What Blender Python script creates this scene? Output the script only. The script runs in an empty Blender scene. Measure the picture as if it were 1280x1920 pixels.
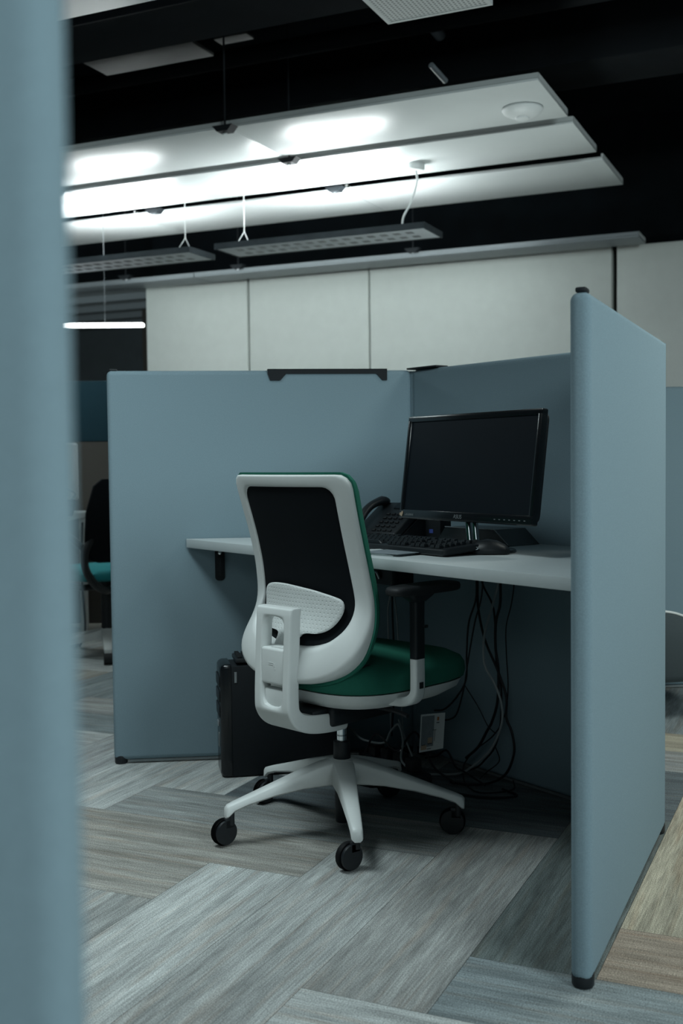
import bpy, bmesh, math, random
from mathutils import Vector, Matrix
random.seed(7)
S = bpy.context.scene
COL = S.collection
PI = math.pi

# ------------------------------------------------------------------ camera
FPX = 2085.9
PITCH, ROLL, CAMZ = 0.0450, -0.0110, 0.9857
cp, sp, cr, sr = math.cos(PITCH), math.sin(PITCH), math.cos(ROLL), math.sin(ROLL)
fw = Vector((0, cp, -sp)); up0 = Vector((0, sp, cp)); rt0 = Vector((1, 0, 0))
rt = rt0 * cr + up0 * sr
up = rt0 * -sr + up0 * cr
cd = bpy.data.cameras.new('camera')
cam = bpy.data.objects.new('camera', cd); COL.objects.link(cam)
M = Matrix((rt, up, -fw)).transposed().to_4x4(); M.translation = (0, 0, CAMZ)
cam.matrix_world = M
cd.sensor_fit = 'AUTO'; cd.sensor_width = 36; cd.lens = FPX / 1920 * 36
cd.clip_start = 0.05
cd.dof.use_dof = True; cd.dof.focus_distance = 2.8; cd.dof.aperture_fstop = 4.3
S.camera = cam

# ------------------------------------------------------------------ view, world, lights
S.view_settings.view_transform = 'Standard'
S.view_settings.look = 'None'
S.view_settings.exposure = 0.0
S.view_settings.gamma = 1.0
S.view_settings.use_curve_mapping = False
W = bpy.data.worlds.new('world'); S.world = W; W.use_nodes = True
W.node_tree.nodes['Background'].inputs[0].default_value = (0.25, 0.55, 0.75, 1)
W.node_tree.nodes['Background'].inputs[1].default_value = 0.012

TH = math.radians(-24.3)
def uvp(u, v, z): return (math.cos(TH) * u - math.sin(TH) * v, math.sin(TH) * u + math.cos(TH) * v, z)

def area(name, loc, target, sx, sy, power, color=(0.86, 1.0, 1.0), spread=PI):
    l = bpy.data.lights.new(name, 'AREA'); l.shape = 'RECTANGLE'
    l.size, l.size_y = sx, sy; l.energy = power; l.color = color; l.spread = spread
    o = bpy.data.objects.new(name, l); COL.objects.link(o); o.location = loc
    o.rotation_euler = (Vector(target) - Vector(loc)).to_track_quat('-Z', 'Y').to_euler()
    return o
COOL, WARM = (0.84, 1.0, 1.02), (0.93, 1.0, 0.94)
area('light_overhead_left', (-1.05, 2.5, 2.62), (-1.0, 2.55, 0), 1.2, 0.5, 19.5, COOL, math.radians(110))
area('light_behind_right', (2.7, -1.0, 2.55), (0.2, 3.0, 0.8), 1.6, 1.0, 115, COOL)
area('light_behind', (-0.6, -2.2, 2.6), (-0.3, 3.0, 0.8), 1.6, 1.0, 16, COOL)
area('light_aisle', (2.0, 2.9, 2.62), (1.8, 2.7, 0), 1.2, 0.6, 25, WARM, math.radians(130))
area('light_wall_fill', uvp(-3.5, 7.00, 2.385), uvp(-3.5, 7.85, 1.35), 3.2, 0.10, 7.6, (0.88, 1.0, 1.0))  # added unseen fill that brightens the off-white wall panels
area('light_plank_fill', (0.75, 5.3, 1.15), (0.70, 5.31, 2.6), 0.5, 0.5, 9, (0.90, 1.0, 0.98))  # added fill so the planks come out brighter; no lamp stands here
area('light_corridor', (-2.4, 5.6, 2.5), (-1.9, 5.7, 0), 1.0, 0.6, 18, COOL)
area('light_far_left', (-3.6, 8.6, 1.9), (-3.3, 9.6, 2.6), 1.0, 0.6, 22, COOL)

# ------------------------------------------------------------------ materials
def mat(name, col, rough=0.5, metal=0.0, noise=0.0, nscale=200.0, bump=0.0, bscale=600.0, spec=0.5, coat=0.0, emit=None, estr=0.0):
    m = bpy.data.materials.new(name); m.use_nodes = True
    nt = m.node_tree; b = nt.nodes['Principled BSDF']
    b.inputs['Base Color'].default_value = (*col, 1); b.inputs['Roughness'].default_value = rough
    b.inputs['Metallic'].default_value = metal; b.inputs['Specular IOR Level'].default_value = spec
    b.inputs['Coat Weight'].default_value = coat
    tc = nt.nodes.new('ShaderNodeTexCoord')
    if noise > 0:
        n = nt.nodes.new('ShaderNodeTexNoise'); n.inputs['Scale'].default_value = nscale; n.inputs['Detail'].default_value = 3
        nt.links.new(tc.outputs['Object'], n.inputs['Vector'])
        r = nt.nodes.new('ShaderNodeMapRange')
        r.inputs['From Min'].default_value = 0.3; r.inputs['From Max'].default_value = 0.7
        r.inputs['To Min'].default_value = 1 - noise; r.inputs['To Max'].default_value = 1 + noise
        nt.links.new(n.outputs['Fac'], r.inputs['Value'])
        x = nt.nodes.new('ShaderNodeMix'); x.data_type = 'RGBA'; x.blend_type = 'MULTIPLY'; x.inputs[0].default_value = 1
        x.inputs[6].default_value = (*col, 1)
        nt.links.new(r.outputs[0], x.inputs[7]); nt.links.new(x.outputs[2], b.inputs['Base Color'])
    if bump > 0:
        n2 = nt.nodes.new('ShaderNodeTexNoise'); n2.inputs['Scale'].default_value = bscale
        nt.links.new(tc.outputs['Object'], n2.inputs['Vector'])
        bp = nt.nodes.new('ShaderNodeBump'); bp.inputs['Strength'].default_value = bump; bp.inputs['Distance'].default_value = 0.002
        nt.links.new(n2.outputs['Fac'], bp.inputs['Height']); nt.links.new(bp.outputs[0], b.inputs['Normal'])
    if emit:
        b.inputs['Emission Color'].default_value = (*emit, 1); b.inputs['Emission Strength'].default_value = estr
    return m

MT = {}
MT['fabric'] = mat('blue_grey_fabric', (0.205, 0.285, 0.328), 0.95, noise=0.09, nscale=420, bump=0.35, bscale=900, spec=0.15)
MT['fabric_pouf'] = mat('grey_upholstery', (0.045, 0.060, 0.066), 0.95, noise=0.06, bump=0.3)
MT['green'] = mat('green_fabric', (0.020, 0.142, 0.100), 0.9, noise=0.08, nscale=500, bump=0.3, bscale=1100, spec=0.2)
MT['mesh'] = mat('black_back_mesh', (0.004, 0.006, 0.008), 0.85, noise=0.2, nscale=900, spec=0.15)
MT['white_plastic'] = mat('white_plastic', (0.64, 0.665, 0.66), 0.42, noise=0.01, nscale=60, bump=0.06, bscale=1500)
MT['black_plastic'] = mat('black_plastic', (0.010, 0.013, 0.016), 0.45, noise=0.1, nscale=80, spec=0.4)
MT['black_matt'] = mat('black_matt_metal', (0.008, 0.011, 0.014), 0.7, noise=0.1, nscale=60, spec=0.3)
MT['black_gloss'] = mat('black_gloss_plastic', (0.006, 0.008, 0.010), 0.22, noise=0.05, nscale=40, spec=0.5)
MT['rubber'] = mat('black_rubber', (0.013, 0.015, 0.017), 0.6, noise=0.1, nscale=90, spec=0.35)
MT['screen'] = mat('switched_off_screen', (0.004, 0.007, 0.011), 0.42, noise=0.02, nscale=20, spec=0.22)
MT['chrome'] = mat('chrome', (0.75, 0.78, 0.8), 0.12, 1.0, noise=0.02, nscale=30)
MT['dark_chrome'] = mat('dark_chrome', (0.30, 0.32, 0.33), 0.10, 1.0, noise=0.02, nscale=30)
MT['laminate'] = mat('white_laminate', (0.50, 0.545, 0.555), 0.5, noise=0.015, nscale=40)
MT['alu'] = mat('aluminium_rail', (0.30, 0.33, 0.34), 0.45, 0.6, noise=0.05, nscale=60)
MT['paper'] = mat('white_paper', (0.62, 0.66, 0.67), 0.8, noise=0.02, nscale=60)
MT['grey_cable'] = mat('grey_cable_sheath', (0.22, 0.25, 0.26), 0.5, noise=0.05, nscale=60)
MT['black_cable'] = mat('black_cable_sheath', (0.008, 0.009, 0.012), 0.5, noise=0.05, nscale=60, spec=0.3)
MT['plank'] = mat('white_coated_metal', (0.62, 0.655, 0.655), 0.33, noise=0.012, nscale=8, spec=0.5)
MT['grille'] = mat('white_grille', (0.66, 0.69, 0.69), 0.5, noise=0.01, nscale=30)
MT['wallpanel'] = mat('off_white_wall_panel', (0.60, 0.63, 0.60), 0.7, noise=0.02, nscale=12)
MT['wall_dark'] = mat('dark_grey_wall', (0.10, 0.12, 0.13), 0.85, noise=0.06, nscale=6)
MT['wall'] = mat('grey_wall', (0.30, 0.33, 0.34), 0.85, noise=0.04, nscale=6)
MT['ceiling'] = mat('black_painted_ceiling', (0.0025, 0.0045, 0.006), 0.9, noise=0.3, nscale=5, spec=0.1)
MT['duct'] = mat('black_painted_duct', (0.003, 0.005, 0.007), 0.75, noise=0.2, nscale=9, spec=0.2)
MT['duct_grey'] = mat('dark_grey_duct', (0.030, 0.038, 0.044), 0.75, noise=0.2, nscale=9, spec=0.2)
MT['lamp_grey'] = mat('grey_lamp_housing', (0.20, 0.225, 0.24), 0.45, noise=0.03, nscale=30)
MT['lip_grey'] = mat('grey_plank_edge', (0.46, 0.49, 0.49), 0.5, noise=0.02, nscale=20)
MT['louvre_grey'] = mat('pale_grey_louvre', (0.46, 0.50, 0.53), 0.45, noise=0.03, nscale=30)
MT['dim_panel'] = mat('shade_grey_panel', (0.030, 0.034, 0.034), 0.7, noise=0.08, nscale=14)  # white panel; its lack of light is put into this dark colour
MT['lamp_dark'] = mat('dark_lamp_cells', (0.015, 0.022, 0.035), 0.3, noise=0.05, nscale=60)
MT['uplight'] = mat('lit_lamp_diffuser', (0.9, 0.9, 0.9), 0.5, noise=0.01, emit=(0.93, 1.0, 1.0), estr=46)
MT['tube'] = mat('lit_lamp_tube', (0.9, 0.9, 0.9), 0.5, noise=0.01, emit=(0.93, 1.0, 1.0), estr=6)
MT['teal'] = mat('teal_screen_fabric', (0.002, 0.030, 0.045), 0.9, noise=0.06, nscale=300)
MT['teal_seat'] = mat('teal_seat_fabric', (0.01, 0.20, 0.22), 0.9, noise=0.06, nscale=300)
MT['brown'] = mat('brown_screen_fabric', (0.052, 0.047, 0.040), 0.9, noise=0.06, nscale=300)
MT['orange'] = mat('orange_print', (0.45, 0.15, 0.04), 0.8, noise=0.03)
MT['beige'] = mat('beige_print', (0.42, 0.32, 0.23), 0.8, noise=0.05, nscale=60)
MT['grey_print'] = mat('grey_print', (0.20, 0.235, 0.26), 0.8, noise=0.10, nscale=60)
MT['dark_print'] = mat('dark_print', (0.05, 0.06, 0.07), 0.8, noise=0.05)
MT['blue_print'] = mat('blue_sticker', (0.05, 0.09, 0.35), 0.6, noise=0.03)
MT['silver'] = mat('silver_print', (0.35, 0.38, 0.40), 0.35, 0.6, noise=0.03)
MT['tray'] = mat('smoked_dark_plastic', (0.022, 0.030, 0.033), 0.25, noise=0.08, nscale=120)

def dimple_mat():
    m = mat('white_dimpled_plastic', (0.64, 0.665, 0.66), 0.42, noise=0.01, nscale=60)
    nt = m.node_tree; b = nt.nodes['Principled BSDF']
    tc = nt.nodes.new('ShaderNodeTexCoord'); sep = nt.nodes.new('ShaderNodeSeparateXYZ')
    nt.links.new(tc.outputs['Object'], sep.inputs[0])
    def mth(op, a, bb=None):
        n = nt.nodes.new('ShaderNodeMath'); n.operation = op
        for i, v in ((0, a), (1, bb)):
            if v is None: continue
            if isinstance(v, (int, float)): n.inputs[i].default_value = v
            else: nt.links.new(v, n.inputs[i])
        return n.outputs[0]
    P = 0.0125
    zz = mth('DIVIDE', sep.outputs['Z'], P * 0.8)
    row = mth('FLOOR', zz)
    off = mth('MULTIPLY', mth('MODULO', mth('ADD', row, 100), 2.0), 0.5)
    xx = mth('ADD', mth('DIVIDE', sep.outputs['X'], P), off)
    fx = mth('SUBTRACT', mth('FRACT', mth('ADD', xx, 100)), 0.5)
    fz = mth('MULTIPLY', mth('SUBTRACT', mth('FRACT', mth('ADD', zz, 100)), 0.5), 0.8)
    d = mth('SQRT', mth('ADD', mth('MULTIPLY', fx, fx), mth('MULTIPLY', fz, fz)))
    h = nt.nodes.new('ShaderNodeMapRange'); h.interpolation_type = 'SMOOTHSTEP'
    h.inputs['From Min'].default_value = 0.06; h.inputs['From Max'].default_value = 0.22
    nt.links.new(d, h.inputs['Value'])
    bp = nt.nodes.new('ShaderNodeBump'); bp.inputs['Strength'].default_value = 0.5; bp.inputs['Distance'].default_value = 0.002
    nt.links.new(h.outputs[0], bp.inputs['Height']); nt.links.new(bp.outputs[0], b.inputs['Normal'])
    return m
MT['dimple'] = dimple_mat()

def perforated_mat():
    m = mat('perforated_white_metal', (0.66, 0.69, 0.69), 0.5)
    nt = m.node_tree; b = nt.nodes['Principled BSDF']
    tc = nt.nodes.new('ShaderNodeTexCoord'); mp = nt.nodes.new('ShaderNodeMapping'); mp.inputs['Scale'].default_value = (62, 62, 62)
    nt.links.new(tc.outputs['Object'], mp.inputs[0])
    v = nt.nodes.new('ShaderNodeTexVoronoi'); v.inputs['Randomness'].default_value = 0; v.inputs['Scale'].default_value = 1
    v.voronoi_dimensions = '2D'
    nt.links.new(mp.outputs[0], v.inputs['Vector'])
    r = nt.nodes.new('ShaderNodeValToRGB'); r.color_ramp.elements[0].position = 0.24; r.color_ramp.elements[1].position = 0.32
    r.color_ramp.elements[0].color = (0.17, 0.19, 0.19, 1); r.color_ramp.elements[1].color = (0.66, 0.69, 0.69, 1)
    nt.links.new(v.outputs['Distance'], r.inputs[0]); nt.links.new(r.outputs[0], b.inputs['Base Color'])
    return m
MT['perforated'] = perforated_mat()

def carpet_mat():
    m = bpy.data.materials.new('striped_carpet_tiles'); m.use_nodes = True
    nt = m.node_tree; b = nt.nodes['Principled BSDF']; b.inputs['Roughness'].default_value = 0.97
    b.inputs['Specular IOR Level'].default_value = 0.1
    at = nt.nodes.new('ShaderNodeAttribute'); at.attribute_name = 'tint'
    uv = nt.nodes.new('ShaderNodeUVMap'); uv.uv_map = 'UVMap'
    def streak(sx, sy, det, lo, hi, tmin, tmax):
        mp = nt.nodes.new('ShaderNodeMapping'); mp.inputs['Scale'].default_value = (sx, sy, 1)
        nt.links.new(uv.outputs[0], mp.inputs[0])
        n = nt.nodes.new('ShaderNodeTexNoise'); n.noise_dimensions = '2D'; n.inputs['Scale'].default_value = 1; n.inputs['Detail'].default_value = det
        nt.links.new(mp.outputs[0], n.inputs['Vector'])
        r = nt.nodes.new('ShaderNodeMapRange'); r.inputs['From Min'].default_value = lo; r.inputs['From Max'].default_value = hi
        r.inputs['To Min'].default_value = tmin; r.inputs['To Max'].default_value = tmax
        nt.links.new(n.outputs['Fac'], r.inputs['Value']); return r.outputs[0]
    def mul(c, f):
        x = nt.nodes.new('ShaderNodeMix'); x.data_type = 'RGBA'; x.blend_type = 'MULTIPLY'; x.inputs[0].default_value = 1
        nt.links.new(c, x.inputs[6]); nt.links.new(f, x.inputs[7]); return x.outputs[2]
    c = at.outputs['Color']
    f1 = streak(11, 240, 2, 0.3, 0.7, 0.80, 1.20)
    f2 = streak(1.6, 26, 3, 0.3, 0.7, 0.76, 1.22)
    f3 = streak(300, 480, 1, 0.25, 0.75, 0.62, 1.38)
    # warm yarn streaks mixed into the tile colour
    wm = streak(2.2, 46, 3, 0.52, 0.72, 0.0, 0.40)
    mx = nt.nodes.new('ShaderNodeMix'); mx.data_type = 'RGBA'
    nt.links.new(wm, mx.inputs[0]); nt.links.new(c, mx.inputs[6])
    wc = nt.nodes.new('ShaderNodeMix'); wc.data_type = 'RGBA'; wc.blend_type = 'MULTIPLY'; wc.inputs[0].default_value = 1
    nt.links.new(c, wc.inputs[6]); wc.inputs[7].default_value = (1.0, 0.80, 0.68, 1); nt.links.new(wc.outputs[2], mx.inputs[7])
    c = mul(mul(mul(mx.outputs[2], f1), f2), f3)
    nt.links.new(c, b.inputs['Base Color'])
    bp = nt.nodes.new('ShaderNodeBump'); bp.inputs['Strength'].default_value = 0.5; bp.inputs['Distance'].default_value = 0.003
    nt.links.new(f3, bp.inputs['Height']); nt.links.new(bp.outputs[0], b.inputs['Normal'])
    return m
MT['carpet'] = carpet_mat()

# ------------------------------------------------------------------ helpers
def tag(o, label=None, cat=None, group=None, kind=None):
    if label: o['label'] = label
    if cat: o['category'] = cat
    if group: o['group'] = group
    if kind: o['kind'] = kind
    return o

def empty(name, loc=(0, 0, 0), rz=0.0, label=None, cat=None, group=None):
    o = bpy.data.objects.new(name, None); o.empty_display_size = 0.05; COL.objects.link(o)
    o.location = loc; o.rotation_euler = (0, 0, rz)
    return tag(o, label, cat, group)

def obj(name, bm, m, parent=None, sharp=35, mods=None):
    bmesh.ops.recalc_face_normals(bm, faces=bm.faces)
    me = bpy.data.meshes.new(name); bm.to_mesh(me); bm.free()
    me.materials.append(MT[m] if isinstance(m, str) else m)
    for p in me.polygons: p.use_smooth = True
    me.set_sharp_from_angle(angle=math.radians(sharp))
    o = bpy.data.objects.new(name, me); COL.objects.link(o)
    if parent: o.parent = parent
    return o

def BM(): return bmesh.new()

def box(bm, lo, hi, bev=0.0, seg=2, rot=None, loc=None):
    c = [(lo[i] + hi[i]) / 2 for i in range(3)]; s = [abs(hi[i] - lo[i]) for i in range(3)]
    mm = Matrix.Translation(c) @ Matrix.Diagonal((*s, 1))
    r = bmesh.ops.create_cube(bm, size=1, matrix=mm)
    vs = r['verts']
    if bev > 0:
        es = list({e for v in vs for e in v.link_edges})
        res = bmesh.ops.bevel(bm, geom=es, offset=bev, segments=seg, profile=0.5, affect='EDGES', clamp_overlap=True)
        vs = list({v for f in res['faces'] for v in f.verts} | {v for v in vs if v.is_valid})
    if rot is not None or loc is not None:
        T = Matrix.Translation(loc or (0, 0, 0)) @ (rot or Matrix())
        bmesh.ops.transform(bm, matrix=T, verts=vs)
    return bm

def cyl(bm, p0, p1, r0, r1=None, seg=20, bev=0.0):
    p0, p1 = Vector(p0), Vector(p1); r1 = r0 if r1 is None else r1
    d = p1 - p0; q = d.to_track_quat('Z', 'Y').to_matrix().to_4x4()
    prof = [(r0, 0), (r1, d.length)]
    if bev > 0: prof = [(r0 - bev, 0), (r0 - bev * .3, bev * .3), (r0, bev), (r1, d.length - bev), (r1 - bev * .3, d.length - bev * .3), (r1 - bev, d.length)]
    return lathe(bm, prof, Matrix.Translation(p0) @ q, seg)

def lathe(bm, prof, T=Matrix(), seg=24):
    rings = []
    for r, z in prof:
        rings.append([bm.verts.new(T @ Vector((r * math.cos(2 * PI * k / seg), r * math.sin(2 * PI * k / seg), z))) for k in range(seg)])
    for a, b in zip(rings, rings[1:]):
        for k in range(seg): bm.faces.new((a[k], a[(k + 1) % seg], b[(k + 1) % seg], b[k]))
    bm.faces.new(rings[0][::-1]); bm.faces.new(rings[-1])
    return bm

def loft(bm, rings, caps=True):
    R = [[bm.verts.new(p) for p in r] for r in rings]
    n = len(R[0])
    for a, b in zip(R, R[1:]):
        for k in range(n): bm.faces.new((a[k], a[(k + 1) % n], b[(k + 1) % n], b[k]))
    if caps: bm.faces.new(R[0][::-1]); bm.faces.new(R[-1])
    return bm

def prism(bm, poly, z0, z1, bev=0.0, seg=2):
    """poly: xy list, extruded along z"""
    a = [bm.verts.new((x, y, z0)) for x, y in poly]; b = [bm.verts.new((x, y, z1)) for x, y in poly]
    n = len(poly); fs = [bm.faces.new(a[::-1]), bm.faces.new(b)]
    for k in range(n): fs.append(bm.faces.new((a[k], a[(k + 1) % n], b[(k + 1) % n], b[k])))
    if bev > 0:
        es = list({e for f in fs for e in f.edges})
        bmesh.ops.bevel(bm, geom=es, offset=bev, segments=seg, profile=0.5, affect='EDGES', clamp_overlap=True)
    return bm

def catmull(pts, n=8):
    P = [Vector(p) for p in pts]; P = [P[0] * 2 - P[1]] + P + [P[-1] * 2 - P[-2]]
    out = []
    for i in range(1, len(P) - 2):
        a, b, c, d = P[i - 1:i + 3]
        for k in range(n):
            t = k / n
            out.append(0.5 * ((2 * b) + (c - a) * t + (2 * a - 5 * b + 4 * c - d) * t * t + (3 * b - a - 3 * c + d) * t ** 3))
    out.append(P[-2]); return out

def tube(bm, pts, r, seg=8, smooth=True, n=8):
    P = catmull(pts, n) if smooth else [Vector(p) for p in pts]
    rings = []; ref = Vector((0.13, 0.31, 0.94)).normalized(); x = None
    for i, p in enumerate(P):
        t = (P[min(i + 1, len(P) - 1)] - P[max(i - 1, 0)])
        if t.length < 1e-9: t = Vector((0, 0, 1))
        t.normalize()
        if x is None:
            x = t.cross(ref)
            if x.length < 1e-3: x = t.cross(Vector((1, 0, 0)))
        x = (x - t * x.dot(t)).normalized(); y = t.cross(x)
        rr = r[i] if isinstance(r, list) else r
        rings.append([p + (x * math.cos(2 * PI * k / seg) + y * math.sin(2 * PI * k / seg)) * rr for k in range(seg)])
    return loft(bm, rings)

def superellipse(a, b, n, N=48, cx=0, cy=0):
    out = []
    for k in range(N):
        t = 2 * PI * k / N; c, s = math.cos(t), math.sin(t)
        out.append((cx + a * math.copysign(abs(c) ** (2 / n), c), cy + b * math.copysign(abs(s) ** (2 / n), s)))
    return out

def rrect(x0, y0, x1, y1, r, n=5):
    out = []
    for cx, cy, a0 in ((x1 - r, y1 - r, 0), (x0 + r, y1 - r, PI / 2), (x0 + r, y0 + r, PI), (x1 - r, y0 + r, 1.5 * PI)):
        for k in range(n + 1):
            a = a0 + PI / 2 * k / n; out.append((cx + r * math.cos(a), cy + r * math.sin(a)))
    return out

def copy_tree(o, parent=None):
    c = o.copy(); COL.objects.link(c)
    if parent is not None: c.parent = parent
    for ch in list(o.children): copy_tree(ch, c)
    return c

def text_mesh(name, s, size, depth, m, parent, T):
    cu = bpy.data.curves.new(name, 'FONT'); cu.body = s; cu.size = size; cu.extrude = depth
    cu.align_x = 'CENTER'; cu.align_y = 'CENTER'; cu.resolution_u = 3
    tmp = bpy.data.objects.new(name + '_tmp', cu)
    me = bpy.data.meshes.new_from_object(tmp)
    bpy.data.objects.remove(tmp); bpy.data.curves.remove(cu)
    me.name = name; me.transform(T); me.materials.append(MT[m])
    o = bpy.data.objects.new(name, me); COL.objects.link(o); o.parent = parent
    return o

def lerp(a, b, t): return a + (b - a) * t
def interp(tab, z, win=0.035):
    def lin(q):
        if q <= tab[0][0]: return tab[0][1]
        for (a, va), (b, vb) in zip(tab, tab[1:]):
            if q <= b: return lerp(va, vb, (q - a) / (b - a))
        return tab[-1][1]
    ws = [(k / 4, 1 - abs(k) / 5) for k in range(-4, 5)]
    return sum(lin(z + d * win) * w for d, w in ws) / sum(w for d, w in ws)

# ------------------------------------------------------------------ the room: axes U (along the raft) and V, turned 24.3 degrees
TH = math.radians(-24.3)
U2, V2 = Vector((math.cos(TH), math.sin(TH))), Vector((-math.sin(TH), math.cos(TH)))
def uv(u, v, z=0.0): p = U2 * u + V2 * v; return Vector((p.x, p.y, z))

def rbox(name, m, u0, u1, v0, v1, z0, z1, bev=0.0, parent=None):
    """box aligned with the room, origin at its base centre"""
    c = uv((u0 + u1) / 2, (v0 + v1) / 2, z0)
    bm = box(BM(), (-(u1 - u0) / 2, -(v1 - v0) / 2, 0), ((u1 - u0) / 2, (v1 - v0) / 2, z1 - z0), bev)
    o = obj(name, bm, m); o.location = c; o.rotation_euler = (0, 0, TH)
    return o

# floor: herringbone carpet tiles of 0.25 x 1.0 m
def make_floor():
    G = 0.25; OFF = 0.32
    bm = BM(); uvl = bm.loops.layers.uv.new('UVMap'); cl = bm.loops.layers.float_color.new('tint')
    light, light2 = (0.40, 0.42, 0.415), (0.34, 0.36, 0.36)
    mid, taupe = (0.25, 0.265, 0.262), (0.275, 0.27, 0.25)
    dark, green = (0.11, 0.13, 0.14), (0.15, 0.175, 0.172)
    blue, beige, brown = (0.21, 0.245, 0.255), (0.37, 0.345, 0.275), (0.30, 0.255, 0.21)
    fixed = {('V', -6, 5): light, ('V', -5, 6): (0.34, 0.355, 0.35), ('V', -4, 7): (0.31, 0.318, 0.31), ('V', -3, 8): green,
             ('H', 7, -3): blue, ('H', 6, -4): light, ('H', 5, -5): light2, ('H', 9, -9): taupe, ('H', 10, -8): mid, ('H', 8, -10): taupe, ('H', 7, -11): mid,
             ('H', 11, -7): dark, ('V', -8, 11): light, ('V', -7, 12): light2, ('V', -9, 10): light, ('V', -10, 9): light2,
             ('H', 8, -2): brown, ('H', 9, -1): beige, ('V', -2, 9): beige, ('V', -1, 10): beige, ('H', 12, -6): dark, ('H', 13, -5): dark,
             ('H', 14, -4): mid, ('H', 15, -3): beige, ('H', 17, -9): taupe, ('V', -6, 13): mid, ('V', -8, 3): mid}
    pal = [light, light2, mid, taupe, blue, beige, (0.30, 0.315, 0.31), (0.33, 0.33, 0.30)]
    def quad(i0, j0, w, h, ori, col):
        e = 0.0005
        x0, x1, y0, y1 = (i0 + OFF) * G + e, (i0 + w + OFF) * G - e, (j0 + OFF) * G + e, (j0 + h + OFF) * G - e
        vs = [bm.verts.new(uv(x, y)) for x, y in ((x0, y0), (x1, y0), (x1, y1), (x0, y1))]
        f = bm.faces.new(vs); ox, oy = random.uniform(0, 40), random.uniform(0, 40)
        for l, (x, y) in zip(f.loops, ((x0, y0), (x1, y0), (x1, y1), (x0, y1))):
            l[uvl].uv = (ox + (y if ori == 'V' else x), oy + (x if ori == 'V' else y)); l[cl] = (*col, 1)
    for i in range(-36, 18):
        for k in range(-8, 9):
            j = i + 11 + 8 * k                      # bottom of an upright tile
            if -12 <= j <= 46: quad(i, j, 1, 4, 'V', fixed.get(('V', i, j)) or random.choice(pal))
    for j in range(-12, 50):
        for k in range(-8, 9):
            i = j - 18 + 8 * k
            if -38 <= i <= 18: quad(i, j, 4, 1, 'H', fixed.get(('H', j, i)) or random.choice(pal))
    # dark backing seen in the seams
    vs = [bm.verts.new(uv(x, y, -0.002)) for x, y in ((-12, -5), (7, -5), (7, 14), (-12, 14))]
    f = bm.faces.new(vs)
    for l in f.loops: l[cl] = (0.05, 0.05, 0.05, 1)
    me = bpy.data.meshes.new('floor'); bm.to_mesh(me); bm.free(); me.materials.append(MT['carpet'])
    o = bpy.data.objects.new('floor', me); COL.objects.link(o); tag(o, kind='structure')
make_floor()

CZ = 3.3
tag(rbox('ceiling', 'ceiling', -12, 7, -5, 14, CZ, CZ + 0.1), kind='structure')
tag(rbox('wall_back', 'ceiling', -5.2, 7, 7.80, 7.95, 0, CZ), kind='structure')
tag(rbox('wall_far', 'wall_dark', -12, -5.0, 11.2, 11.35, 0, CZ), kind='structure')
tag(rbox('wall_left', 'wall', -12.1, -12, -5, 14, 0, CZ), kind='structure')
tag(rbox('wall_right', 'wall', 7, 7.1, -5, 14, 0, CZ), kind='structure')
tag(rbox('wall_front', 'wall', -12, 7, -5.1, -5, 0, CZ), kind='structure')
for n, (a, b) in enumerate(((-5.18, -4.245), (-4.225, -3.222), (-3.208, -1.44), (-1.405, 0.4), (0.42, 2.2))):
    tag(rbox('wall_panel', 'wallpanel', a, b, 7.66, 7.80, 0.05, 2.415, 0.004), kind='structure')
# lower ceiling of the area beyond the panels
tag(rbox('ceiling_far', 'wall', -9, -5.25, 8.2, 11.2, 2.62, 2.7), kind='structure')
for k in range(5):
    tag(rbox('trim_%d' % (k + 1), 'lamp_grey', -9, -5.25, 8.4 + k * 0.55, 8.46 + k * 0.55, 2.56, 2.62), kind='structure')
tag(rbox('trim_7', 'ceiling', -11.9, -5.22, 8.05, 8.19, 2.60, CZ), kind='structure')  # added black sheet that hides the lit wall above the far ceiling
tag(rbox('trim_6', 'brown', -6.75, -6.62, 9.9, 10.05, 0, 2.62), kind='structure')

# ------------------------------------------------------------------ ceiling raft
def plank(u0, u1, v0, v1, z, label, group, face='plank', hl=0.034):
    o = empty('ceiling_plank', uv((u0 + u1) / 2, (v0 + v1) / 2, z), TH, label, 'ceiling panel', group)
    hu, hv = (u1 - u0) / 2, (v1 - v0) / 2
    obj('panel_face', box(BM(), (-hu, -hv, 0), (hu, hv, 0.012), 0.002), face, o)
    obj('edge_lip', box(BM(), (-hu, -hv, 0.0125), (hu, -hv + 0.012, hl)), 'lip_grey' if face == 'plank' else face, o)
    obj('edge_lip', box(BM(), (-hu, hv - 0.012, 0.0125), (hu, hv, 0.034)), 'lip_grey' if face == 'plank' else face, o)
    obj('end_lip', box(BM(), (hu - 0.012, -hv + 0.0125, 0.0125), (hu, hv - 0.0125, 0.036)), 'grille', o)
    obj('cross_bar', box(BM(), (-hu + .1, -0.02, 0.0125), (hu - .1, 0.02, 0.05)), 'duct', o)
    return o
RZ = 2.6
rows = ((4.74, 5.30, 'nearest of the three white ceiling planks'), (5.41, 5.97, 'middle of the three white ceiling planks'), (6.13, 6.74, 'farthest of the three white ceiling planks'))
for v0, v1, w in rows:
    plank(-2.708, -1.20, v0, v1, RZ, w + ', right-hand length ending in the dark', 'white planks of the ceiling raft', 'plank', 0.017 if v0 > 6 else 0.034)
    plank(-4.22, -2.712, v0, v1, RZ, w + ', middle length beyond the joint', 'white planks of the ceiling raft', 'plank', 0.017 if v0 > 6 else 0.034)
    plank(-5.73, -4.224, v0, v1, RZ, w + ', left-hand length by the foreground partition', 'white planks of the ceiling raft', 'plank', 0.017 if v0 > 6 else 0.034)
plank(-2.95, -1.7, 2.79, 3.345, RZ, 'white ceiling plank cut by the top left corner of the photo', None)
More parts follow.
